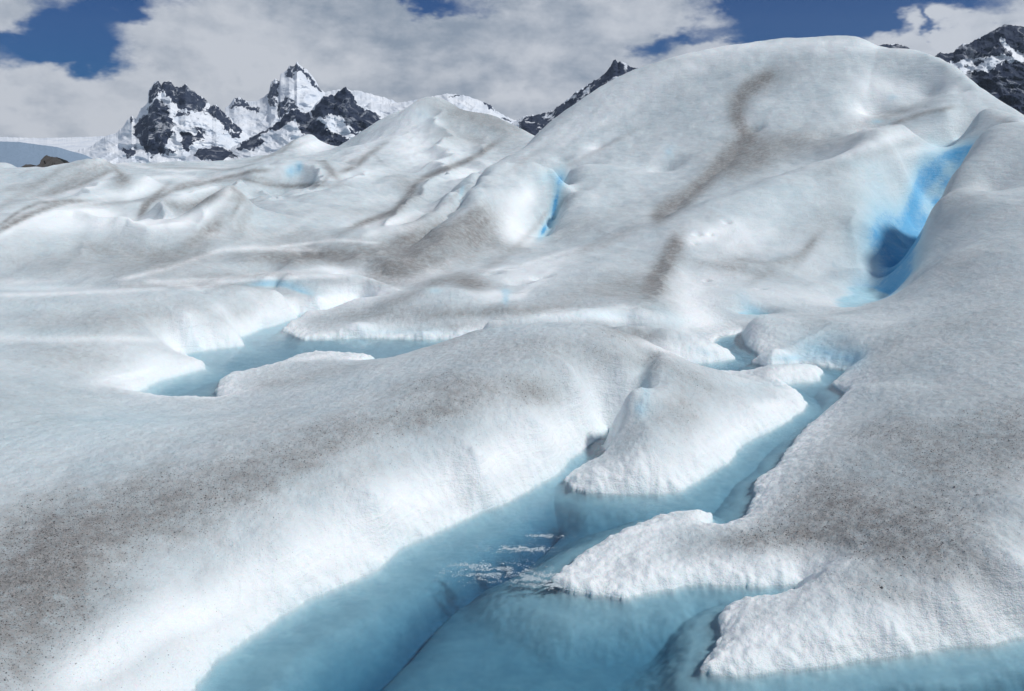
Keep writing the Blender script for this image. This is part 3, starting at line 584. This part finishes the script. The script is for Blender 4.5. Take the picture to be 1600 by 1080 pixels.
lump = (np.minimum(SD, SDL) > 0) & (RR < 32)
rr = np.broadcast_to(RR, X.shape)
Zg = Zg + np.where((rr < 40) & lump, fbm(X * .8 / .13 - Yg * .6 / .13, Yg * .8 / .13 + X * .6 / .13, 2, .6, 61) * (.009 + .016 * rim) + np.where((rr < 11) & lump, fbm((X * .77 + Yg * .64 + WOB) / .05, (Yg * .77 - X * .64 - WOB) / .05, 2, .7, 67) * .0035, 0), 0) * (1 - sstep(rr, 14, 40))

# coarse look at the surface, to find where the crests and grooves run
def depth_buffer(x, y, z):
    px_, py2 = project(x, y, z); r_ = np.hypot(x, y)
    b = np.full((290, 420), 1e9, np.float32)
    o = (np.abs(np.arctan2(x, y)) < math.radians(36)) & (px_ > -40) & (px_ < 1640) & (py2 > -40) & (py2 < 1116)
    np.minimum.at(b, (((py2[o] + 40) / 4).astype(int).clip(0, 289), ((px_[o] + 40) / 4).astype(int).clip(0, 419)), r_[o]); return b
def look(b, px, py):
    i = min(max(int((py + 40) / 4), 0), 289); j = min(max(int((px + 40) / 4), 0), 419)
    w_ = b[max(i - 1, 0):i + 3, max(j - 1, 0):j + 2]; w_ = w_[w_ < 1e8]
    return float(np.median(w_)) if w_.size else None
CREASES = [ # photo polyline, depth of the fall to each side (negative: a groove), width in metres
 ([(0,349),(30,332),(65,319),(130,316),(180,327),(230,339),(290,337),(330,315),(360,286)],.55,1.3),([(218,336),(239,313),(271,298),(302,290),(346,279),(394,268),(419,266)],.8,1.4),
 ([(63,312),(100,302),(140,287),(176,266)],.7,1.5),([(95,259),(130,249),(160,244),(190,259),(212,278)],.6,1.8),([(404,272),(418,286),(456,291),(495,284),(505,266),(488,251),(450,247)],.35,1.0),
 ([(668,150),(690,185),(700,225),(683,268)],1.1,3.0),([(664,151),(640,161),(600,183),(560,210)],.9,3.5),([(485,212),(470,240)],1.0,4),([(771,228),(746,244),(683,269),(652,285),(639,304),(614,332),(551,354)],.6,1.3),
 ([(757,262),(730,305),(698,334),(650,364),(622,376)],-.55,.9),([(835,272),(800,297),(760,328),(700,372),(640,412)],.4,1.2),([(764,328),(785,370),(806,388)],.35,.8),
 ([(1060,374),(1045,402),(1030,440),(1030,480)],.32,.9),([(1062,374),(1100,405),(1160,412),(1230,400),(1272,372),(1300,335)],.42,1.1),([(1345,290),(1338,340),(1350,390),(1365,430)],.4,1.1),([(1445,240),(1440,280),(1425,320)],.5,1.2),
 ([(1206,552),(1240,530),(1300,502),(1360,500)],.14,.4),([(1172,215),(1140,250),(1080,300),(1030,345)],-.3,1.1),([(1352,196),(1347,165),(1370,142)],-.3,1.3),([(1352,196),(1400,192),(1450,178)],-.25,1.2),([(1200,112),(1160,145),(1150,180),(1172,215)],-.3,1.5),
 ([(860,262),(900,215),(960,170),(1020,120)],.3,2.0),([(890,300),(980,262),(1100,230)],.25,1.5),([(400,390),(526,379),(595,382),(620,376)],.28,.7),([(233,441),(315,451),(362,440),(430,433),(532,434)],-.14,.45),
 ([(573,246),(557,262),(532,270)],.4,1.0),([(720,300),(716,330)],-.4,.6),([(795,186),(760,200),(735,240)],.6,2.5),([(560,385),(600,420),(640,440)],-.12,.5)]
CREASES = [c_ for c_ in CREASES]
cs = (slice(None, None, 3), slice(0, len(mid), 3)); cb = depth_buffer(X[cs], Yg[cs], Zg[cs])
for pts, amp, wid in CREASES:
    wp = []
    for (xa, ya), (xb, yb) in zip(pts[:-1], pts[1:]):
        for t in (0, .5): wp.append((xa + (xb - xa) * t, ya + (yb - ya) * t))
    wp.append(pts[-1]); line = []; last = None
    for px, py in wp:
        d0 = look(cb, px, py + 2)
        if last is not None and abs(math.log(d0 / last)) > .25: d0 = last
        last = d0; u_, s_ = pix_dir(px, py); Yk = d0 / math.sqrt(1 + u_ * u_); line.append((u_ * Yk, Yk))
    rads = [math.hypot(*p) for p in line]; angs = [math.atan2(p[0], p[1]) for p in line]; m_ = wid * 4.5
    r0 = np.searchsorted(V, math.log(max(min(rads) - m_, 1))); r1 = np.searchsorted(V, math.log(max(rads) + m_))
    c0 = np.searchsorted(PHI[:len(mid)], min(angs) - m_ / min(rads)); c1 = np.searchsorted(PHI[:len(mid)], max(angs) + m_ / min(rads))
    sl_ = (slice(r0, r1), slice(c0, c1)); xs, ys_ = X[sl_], Yg[sl_]
    wv = fbm(xs / (wid * 1.6), ys_ / (wid * 1.6), 2, .5, 33) * wid * .35
    dd, tt_ = line_d(xs + wv, ys_ + wv, line); q = dd / wid
    e0 = (xs - line[0][0]) ** 2 + (ys_ - line[0][1]) ** 2; e1 = (xs - line[-1][0]) ** 2 + (ys_ - line[-1][1]) ** 2
    endf = 1 - np.exp(-np.minimum(e0, e1) / (1.6 * wid) ** 2)
    if min(p_[0] for p_ in pts) < 760 and min(rads) > 28: amp *= 2.1
    Zg[sl_] += amp * (1 - sstep(q, 3.2, 4.4)) * (np.exp(-np.sqrt(q * q + .004)) - np.exp(-(q / 1.7) ** 2)) * endf
Zg = Zg + (ridged(X / 3.4, Yg / 3.4, 3, .5, 301) - .6) * .06 * (1 - .6 * sstep(X, -2, 4)) * sstep(rr, 20, 34) * (1 - sstep(rr, 130, 160)) * (np.minimum(SD, SDL) > .6)
PX, PYY = project(X, Yg, Zg)
front = (np.abs(np.arctan2(X, Yg)) < math.radians(36))
# first surface seen along each direction, to hang the paint strokes on
cell = 4; bw, bh = 420, 290; buf = np.full((bh, bw), 1e9, np.float32)
ok = front & (PX > -40) & (PX < 1640) & (PYY > -40) & (PYY < 1116)
bi = ((PYY[ok] + 40) / cell).astype(int).clip(0, bh - 1); bj = ((PX[ok] + 40) / cell).astype(int).clip(0, bw - 1)
np.minimum.at(buf, (bi, bj), rr[ok])
def seen_distance(px, py):
    i = int((py + 40) / cell); j = int((px + 40) / cell)
    i = min(max(i, 0), bh - 1); j = min(max(j, 0), bw - 1)
    w = buf[max(i - 1, 0):i + 2, max(j - 1, 0):j + 2]; w = w[w < 1e8]
    return float(np.median(w)) if w.size else None
lr = np.log(rr)
wsz = rr / 14.0
WX = fbm(X / (.35 + wsz * .6), Yg / (.35 + wsz * .6), 3, .6, 71); WY = fbm(X / (.35 + wsz * .6) + 40, Yg / (.35 + wsz * .6), 3, .6, 77)
def paint_strokes(strokes, soft=1.0, warp=.28):
    acc = np.zeros(X.shape, np.float32)
    for px, py, a, b, tilt, amp, *own in strokes:
        d0 = own[0] * math.sqrt(1 + pix_dir(px, py)[0] ** 2) if own else seen_distance(px, py)
        if d0 is None: continue
        R_ = max(a, b) * 1.9
        c0 = np.searchsorted(PHI[:len(mid)], math.atan(pix_dir(px - R_ * 1.1, py)[0])) ; c1 = np.searchsorted(PHI[:len(mid)], math.atan(pix_dir(px + R_ * 1.1, py)[0])) + 1
        win = .11 if own else .22 + min(.5, max(a * abs(math.sin(tilt)), b) / 150)
        r0 = np.searchsorted(V, math.log(d0) - (0.02 if own else win)); r1 = np.searchsorted(V, math.log(d0) + (.5 if own else win))
        sl = (slice(r0, r1), slice(max(c0 - 2, 0), c1 + 2))
        dx = PX[sl] - px; dy = PYY[sl] - py
        w = min(a, b) * warp; dx = dx + WX[sl] * w; dy = dy + WY[sl] * w
        ca, sa = math.cos(tilt), math.sin(tilt)
        u = (dx * ca - dy * sa) / a; v_ = (dx * sa + dy * ca) / b
        q = u * u + v_ * v_
        g = np.exp(-q * soft * 1.1) * amp * ((1 - sstep(np.abs(lr[sl] - math.log(d0)), win * .7, win)) if not own else sstep(lr[sl], math.log(d0) - .02, math.log(d0) + .02))
        acc[sl] = 1 - (1 - acc[sl]) * (1 - np.clip(g, 0, .999))
    return acc
dirt_shade = paint_strokes(DIRT_SHADE); clean_lit = paint_strokes(CLEAN_LIT); blue = paint_strokes(BLUE, 1.0, .12)
s_all = np.minimum(SD, SDL)
shore = np.maximum(np.exp(-(np.maximum(SD, 0) / .42) ** 2), np.exp(-(np.maximum(SDL, 0) / .55) ** 2)) * (rr < 32)
clean_lit = np.maximum(clean_lit, shore * .9); dirt_shade = dirt_shade * (1 - shore * .9)
blue = np.maximum(blue, np.exp(-np.maximum(s_all, 0) / .05) * .4 * (rr < 32))
blue = np.maximum(blue, sstep(-Zg, .3, .9) * (s_all > .3) * (rr < 60) * (rr > 5))
general = np.clip(fbm(X / (2.0 + wsz), Yg / (2.0 + wsz), 4, .6, 51) * .22 + .04, 0, .35) * (1 - clean_lit)
dirt_shade = np.clip(dirt_shade + general * (1 - .7 * sstep(rr, 30, 45)), 0, 1)
rgba = np.stack([dirt_shade, clean_lit, blue, np.ones_like(dirt_shade)], -1)
co = np.stack([X, Yg, Zg], -1).reshape(-1, 3)
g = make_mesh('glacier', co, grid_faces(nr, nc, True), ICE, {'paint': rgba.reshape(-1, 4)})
tag(g, kind='structure', label='rolling dirty white glacier with meltwater channels, blue crevasses and a big dome')

# ------------------------------------------------------------------ meltwater bodies: closed prisms that the ice contains
def water_body(name, hull, depth, mat, label):
    pts = [pz(x, y, 0)[:2] for x, y in hull]; n = len(pts)
    me = bpy.data.meshes.new(name)
    me.from_pydata([(x, y, 0) for x, y in pts] + [(x, y, -depth) for x, y in pts], [],
                   [tuple(range(n))[::-1], tuple(range(n, 2 * n))] + [(i, (i + 1) % n, n + (i + 1) % n, n + i) for i in range(n)])
    import bmesh
    bm = bmesh.new(); bm.from_mesh(me); bmesh.ops.recalc_face_normals(bm, faces=bm.faces); bm.to_mesh(me); bm.free()
    me.materials.append(mat); o = bpy.data.objects.new(name, me); col.objects.link(o)
    return tag(o, kind='structure', label=label)
water_body('meltwater_pool', [(-60, 1300), (120, 1120), (420, 900), (850, 670), (1000, 590), (1050, 552), (1120, 517), (1220, 517), (1360, 560), (1400, 640), (1300, 800), (1500, 900), (2000, 900), (2300, 1200), (1900, 1600), (200, 1600)],
           2.6, water_material((.06, .46, .62), 1.9, .04, .45), 'clear turquoise meltwater pool and channel winding through the near ice')
water_body('meltwater_pond', [(150, 625), (200, 580), (280, 535), (370, 505), (440, 470), (640, 462), (700, 500), (800, 525), (700, 575), (590, 575), (420, 615), (350, 640)],
           1.2, water_material((.25, .58, .72), .9, .05, .2), 'shallow pale pond between low banks left of the middle')

# ------------------------------------------------------------------ mountains: relief built on its own far ground
def poly_mask(px, py, polys, soft=3.0):
    m = np.zeros(px.shape, np.float32)
    for p in polys:
        sd_ = poly_sd(px.astype(np.float32), py.astype(np.float32), p); m = np.maximum(m, 1 - sstep(sd_, -soft, soft))
    return m
def mountain(name, sil, base, Y0, depth, polys, label, relief=70, rough=1.6, seed=0, lean=1.0, streak=.3, warp=4.0, grey=0.0):
    sx = [p[0] for p in sil]; x0, x1 = sx[0], sx[-1]
    cols = np.arange(x0, x1 + .1, .7); nt = 190
    ys = np.interp(cols, sx, [p[1] for p in sil]); yb = np.interp(cols, [p[0] for p in base], [p[1] for p in base])
    jag = fbm(cols / 7, cols * 0 + seed, 4, .6, seed + 3) * rough
    jag = np.minimum(jag, rough * .4)
    t = np.linspace(0, 1, nt)[:, None]
    px = np.broadcast_to(cols[None], (nt, len(cols))); py = yb + (ys - yb) * t + jag * t ** 10
    rg = ridged(px / 46 + py / 70, py / 26 - px / 90, 4, .42, seed + 9) * .6 + fbm(px / 14, py / 6, 2, .5, seed + 19) * .08
    fade = np.sin(np.clip(t, 0, 1) * np.pi) ** .5 * .85 + .15
    Yd = Y0 + depth * t ** lean - relief * rg * fade
    u, s = pix_dir(px, py)
    front_ = np.stack([u * Yd, Yd, H + s * Yd], -1)
    back = []
    top = front_[-1]
    for q in (0.12, .35, .7, 1.0):
        b = top.copy(); sc_ = 1 + q * depth / Y0
        b[:, 0] = top[:, 0] * sc_; b[:, 1] = top[:, 1] * sc_; b[:, 2] = top[:, 2] * (1 - q) - 60 * q + (rg[-1] * 20 * q)
        back.append(b)
    foot = front_[0].copy(); foot[:, 2] -= 90; foot[:, 1] -= 20
    co = np.concatenate([foot[None], front_, np.stack(back)])
    wx = fbm(px / 9, py / 9, 4, .6, seed + 41) * warp; wy = fbm(px / 9 + 50, py / 9, 4, .6, seed + 47) * warp
    rock = poly_mask(px + wx, py + wy, polys)
    rk = np.concatenate([rock[:1], rock] + [rock[-1:]] * 4)
    rgba = np.stack([rk, np.full_like(rk, streak), rk * 0 + grey, rk * 0 + 1], -1)
    o = make_mesh(name, co.reshape(-1, 3), grid_faces(co.shape[0], co.shape[1]), ROCK, {'paint': rgba.reshape(-1, 4)})
    return tag(o, kind='structure', label=label)

# snowfield feeding the glacier, and a nearer slope with cloud shadow put into its colour
mountain('snowfield', [(-200,212),(0,214),(60,216),(100,215),(165,213),(190,205),(230,190),(260,195),(300,215),(420,240)], [(-200,270),(420,270)], 3600, 1500,
  [], 'wide white snowfield on the far left skyline below the clouds', 9, .6, 101, streak=-.25)
mountain('hill', [(-200,216),(-60,219),(0,221),(30,222),(60,226),(90,230),(110,236),(130,241),(150,250),(175,262)], [(-200,290),(175,280)], 1200, 300,
  [], 'snow slope at the far left edge under the snowfield, coloured as in cloud shadow', 3, .3, 111, streak=-.25, grey=1.0)
# left massif
mountain('mountain', [(110,238),(140,230),(165,213),(185,207),(200,187),(206,180),(212,186),(220,172),(231,160),(232,142),(240,131),(247,125),(252,133),(258,128),(266,126),(272,135),(280,137),(290,131),(298,140),(310,148),(322,156),(331,167),(338,163),(346,172),(356,181),(366,192),(378,203),(392,215),(410,232),(440,262)],
  [(110,262),(200,268),(300,275),(440,290)], 3300, 700,
  [[(231,160),(232,142),(240,131),(247,125),(266,126),(280,137),(290,131),(310,148),(325,158),(320,170),(305,174),(290,172),(275,168),(262,150),(252,142),(238,158),(232,166)],
   [(230,172),(245,152),(255,162),(262,168),(264,182),(250,184),(234,178)],
   [(208,200),(225,180),(240,178),(262,180),(272,190),(270,212),(262,222),(250,240),(236,244),(225,232),(218,218),(210,210)],
   [(270,182),(285,172),(300,178),(280,182)],
   [(318,174),(335,164),(350,176),(372,198),(380,208),(366,206),(345,190),(330,182)],
   [(282,210),(292,202),(300,212),(318,208),(318,216),(300,220),(298,232),(290,238),(284,226)],
   [(190,232),(212,234),(214,240),(200,246),(192,240)],[(248,226),(262,232),(272,236),(264,242),(250,242)],
   [(358,208),(378,208),(376,216),(360,214)],[(200,187),(206,180),(209,188),(203,192)],[(300,196),(318,204),(325,208),(310,206)],[(345,186),(356,200),(364,210),(352,206)]],
  'snowy massif with a dark broken crest, standing at the left', 75, 2.0, 3, streak=.38)
# tall pale peak behind
mountain('mountain', [(352,168),(358,165),(366,154),(374,152),(386,158),(400,158),(412,152),(420,145),(424,128),(430,124),(437,127),(438,116),(446,112),(452,104),(460,103),(464,96),(468,102),(478,108),(486,116),(494,127),(500,140),(508,144),(530,140),(560,142),(600,152),(640,168),(700,200)],
  [(352,230),(700,240)], 5200, 900,
  [[(358,168),(368,152),(380,158),(400,168),(408,174),(396,176),(380,168)],[(420,142),(424,126),(436,128),(436,142),(430,150),(430,170),(424,166),(416,152)],
   [(446,118),(450,106),(462,98),(470,104),(490,124),(502,142),(496,142),(484,128),(474,114),(462,112),(456,122)],[(432,160),(450,152),(462,162),(470,172),(450,186),(436,184)]],
  'tallest pale snow peak with a sharp summit, rising behind the dark horn', 80, 1.6, 21, streak=.7)
# dark horn and its long spurs
mountain('mountain', [(290,246),(302,240),(312,232),(330,228),(345,230),(360,232),(368,228),(385,218),(405,208),(425,197),(437,188),(448,176),(458,170),(468,170),(478,178),(486,172),(496,160),(506,150),(516,146),(522,150),(528,144),(534,140),(540,135),(547,142),(553,150),(560,166),(572,168),(584,174),(594,182),(606,200),(640,226),(700,250)],
  [(290,262),(400,262),(700,300)], 2700, 420,
  [[(300,242),(318,230),(345,230),(360,236),(372,246),(355,246),(340,254),(320,250)],
   [(366,232),(385,219),(405,208),(425,197),(437,188),(450,175),(466,170),(480,182),(470,190),(460,186),(440,200),(420,204),(404,216),(412,222),(398,234),(372,234)],
   [(460,186),(480,178),(500,192),(520,208),(545,216),(560,240),(540,246),(520,240),(500,226),(480,212),(470,206)],
   [(486,176),(500,158),(515,148),(540,135),(552,148),(560,166),(590,178),(610,200),(590,210),(575,206),(556,206),(545,196),(532,182),(516,178),(505,184),(494,188)],
   [(545,200),(570,215),(560,216),(548,208)]],
  'dark navy horn with long rock spurs, in front of the pale peak', 60, 1.8, 35, streak=.22)
# low pale ridge peeping over the pale glacier peak
mountain('mountain', [(560,172),(580,160),(600,164),(640,158),(680,150),(700,146),(730,150),(752,158),(758,161),(766,164),(774,172),(790,182),(800,186),(840,200)], [(560,215),(840,230)], 4300, 500,
  [[(754,160),(760,160),(768,166),(774,174),(764,170)],[(784,182),(794,184),(802,190),(790,188)],[(700,150),(720,148),(716,152)]], 'low snowy ridge just showing over the pale ice peak', 60, 1.2, 51)
# toothed rock ridge left of the dome
mountain('mountain', [(790,200),(812,186),(818,182),(845,178),(860,174),(880,162),(895,148),(910,138),(925,128),(936,122),(944,116),(950,108),(954,104),(958,94),(962,93),(966,98),(974,97),(980,100),(988,106),(996,105),(1010,110),(1060,124),(1120,140)], [(790,235),(1120,225)], 2600, 400,
  [[(812,188),(845,176),(880,162),(910,137),(936,121),(952,104),(960,88),(976,96),(996,104),(1060,122),(1120,140),(1100,240),(800,250)]], 'toothed dark rock ridge rising behind the left shoulder of the ice dome', 45, 2.2, 66, streak=.75)
# right-hand mountain
mountain('mountain', [(1340,84),(1366,74),(1376,70),(1390,69),(1402,69),(1416,73),(1424,78),(1436,82),(1450,86),(1460,88),(1470,82),(1478,84),(1490,82),(1497,74),(1504,68),(1512,69),(1525,62),(1540,54),(1555,46),(1570,38),(1585,40),(1600,42),(1640,40),(1720,60)], [(1340,170),(1460,220),(1720,260)], 1900, 500,
  [[(1340,84),(1380,66),(1416,70),(1450,86),(1497,74),(1525,60),(1570,34),(1720,50),(1720,90),(1600,84),(1585,78),(1572,66),(1566,58),(1562,66),(1580,86),(1590,92),(1570,84),(1545,88),(1520,92),(1490,98),(1470,100),(1440,96)],
   [(1480,108),(1500,108),(1505,116),(1520,112),(1545,112),(1560,100),(1590,96),(1720,104),(1720,260),(1460,220),(1440,150)],[(1520,100),(1530,94),(1540,96),(1526,104)],[(1504,102),(1512,100),(1510,106)]],
  'dark mountainside streaked with snow, at the right behind the dome', 60, 1.6, 81, streak=.28)

# haze between the glacier and the far peaks
def haze_box():
    x0, x1, y0, y1, z0, z1 = -5200, 5200, -400, 6600, -400, 900
    v = [(x, y, z) for z in (z0, z1) for y in (y0, y1) for x in (x0, x1)]
    me = bpy.data.meshes.new('haze'); me.from_pydata(v, [], [(0, 2, 3, 1), (4, 5, 7, 6), (0, 1, 5, 4), (2, 6, 7, 3), (0, 4, 6, 2), (1, 3, 7, 5)]); me.update()
    m, k = new_mat('thin air'); pv = k.n('ShaderNodeVolumePrincipled', Color=(.62, .78, 1, 1), Density=HAZE, Anisotropy=.2)
    k.n('ShaderNodeOutputMaterial', Volume=pv.outputs[0]); me.materials.append(m)
    o = bpy.data.objects.new('haze', me); col.objects.link(o); tag(o, kind='stuff', label='thin bluish air in front of the far peaks')
HAZE = 3e-5
haze_box()

# ------------------------------------------------------------------ grit lying on the dirty ice and slush floating on the pool
rng = np.random.default_rng(4)
OCT = np.array([(1,0,0),(-1,0,0),(0,1,0),(0,-1,0),(0,0,1),(0,0,-1)], np.float32)
OF = np.array([(0,2,4),(2,1,4),(1,3,4),(3,0,4),(2,0,5),(1,2,5),(3,1,5),(0,3,5)], np.int32)
def scatter(name, pts, size, flat, mat, label, smooth=False):
    n = len(pts); sc3 = size[:, None, None] * rng.uniform(.6, 1.35, (n, 6, 3)) * np.array([1, 1, flat])
    a = rng.uniform(0, 2 * np.pi, n); ca, sa = np.cos(a)[:, None], np.sin(a)[:, None]
    b = OCT[None] * sc3; x = b[..., 0] * ca - b[..., 1] * sa; y = b[..., 0] * sa + b[..., 1] * ca
    v = np.stack([x, y, b[..., 2]], -1) + pts[:, None]
    f = (OF[None] + (np.arange(n) * 6)[:, None, None]).reshape(-1, 3)
    return tag(make_mesh(name, v.reshape(-1, 3), f, mat, None, smooth), kind='stuff', label=label)
def plain(name, colr, rough, sss=0):
    m, k = new_mat(name); pos = k.n('ShaderNodeNewGeometry').outputs['Position']
    c = k.mix(k.noise(pos, 60, 2), colr, tuple(x * .55 for x in colr))
    p = k.n('ShaderNodeBsdfPrincipled', Base__Color=c, Roughness=rough); k.n('ShaderNodeOutputMaterial', Surface=p.outputs[0]); return m
w = (dirt_shade ** 1.6 * rr ** 2 * (rr < 14) * (rr > 4.5) * (s_all > .2) * front * (dirt_shade > .3)).ravel().astype(np.float64); w /= w.sum()
idx = rng.choice(w.size, 26000, p=w); P0 = co[idx] if False else np.stack([X, Yg, Zg], -1).reshape(-1, 3)[idx]
P0 = P0 + rng.normal(0, .006, P0.shape) * np.array([1, 1, 0])
scatter('grit', P0.astype(np.float32), rng.lognormal(-5.6, .38, 26000).astype(np.float32), .6, plain('dark grit', (.10, .10, .105), .8), 'fine dark grit sprinkled over the dirty near ice')
sl = []
for px, pyy, a_, b_, n_ in ((770, 893, .36, .12, 4200), (812, 858, .28, .05, 2400), (850, 838, .18, .035, 900), (842, 905, .22, .09, 3500), (735, 884, .2, .05, 500), (882, 914, .16, .05, 4500)):
    cx, cy, _ = pz(px, pyy, 0); sl.append(np.stack([cx + rng.normal(0, a_ * .6, n_), cy + rng.normal(0, b_ * .8, n_), rng.uniform(.0005, .004, n_)], -1))
sl = np.concatenate(sl); keep = vnoise(sl[:, 0] / .11, sl[:, 1] / .07, 3) + .5 * vnoise(sl[:, 0] / .04, sl[:, 1] / .03, 5) > .02 + rng.normal(0, .22, len(sl)); sl = sl[keep]
scatter('slush', sl.astype(np.float32), rng.lognormal(-5.6, .4, len(sl)).astype(np.float32), .35, plain('white slush', (.60, .70, .76), .9), 'loose white slush floating on the near pool beside the snow spit')

# rock outcrop at the foot of the shadow-toned slope
def outcrop(sil, Y0, label):
    """a jagged lump of rock: its skyline rises and falls, its faces are broken"""
    sx = [p[0] for p in sil]; cols_ = np.arange(sx[0], sx[-1] + .1, .8); n = len(cols_); ys = np.interp(cols_, sx, [p[1] for p in sil]) + fbm(cols_ / 3, cols_ * 0 + 2, 3, .6, 7) * 1.6
    top = [py_(x, y, Y0) for x, y in zip(cols_, ys)]; rings = []
    for t in (0, .3, .6, .85, 1.0, .85, .5, .0):
        pass
    prof = [(-14, 0.0), (-10, .35), (-6, .6), (-3, .85), (0, 1.0), (5, .8), (12, .35), (16, 0.0)]
    bx, by, bz = py_(60, 276, Y0)
    V_ = []
    for q, (dy, hh) in enumerate(prof):
        for i_, (x, y, z) in enumerate(top):
            nn = fbm(np.array([i_ * .35 + q]), np.array([q * 1.3]), 3, .6, 5)[0]
            V_.append((x + nn * 1.2 * (hh < 1), y + dy + nn * 4 * (hh < 1), bz + (z - bz) * hh))
    o = make_mesh('rock_outcrop', np.array(V_), grid_faces(len(prof), n), plain('dark rock', (.075, .07, .068), .95), None, False)
    tag(o, label=label, category='rock')
outcrop([(34,266),(38,260),(42,257),(48,257),(54,261),(60,262),(64,256),(68,250),(67,246),(72,243),(80,245),(88,246),(94,250),(99,256),(104,262)], 420, 'small dark jagged rock outcrop at the foot of the snow slope, far left')
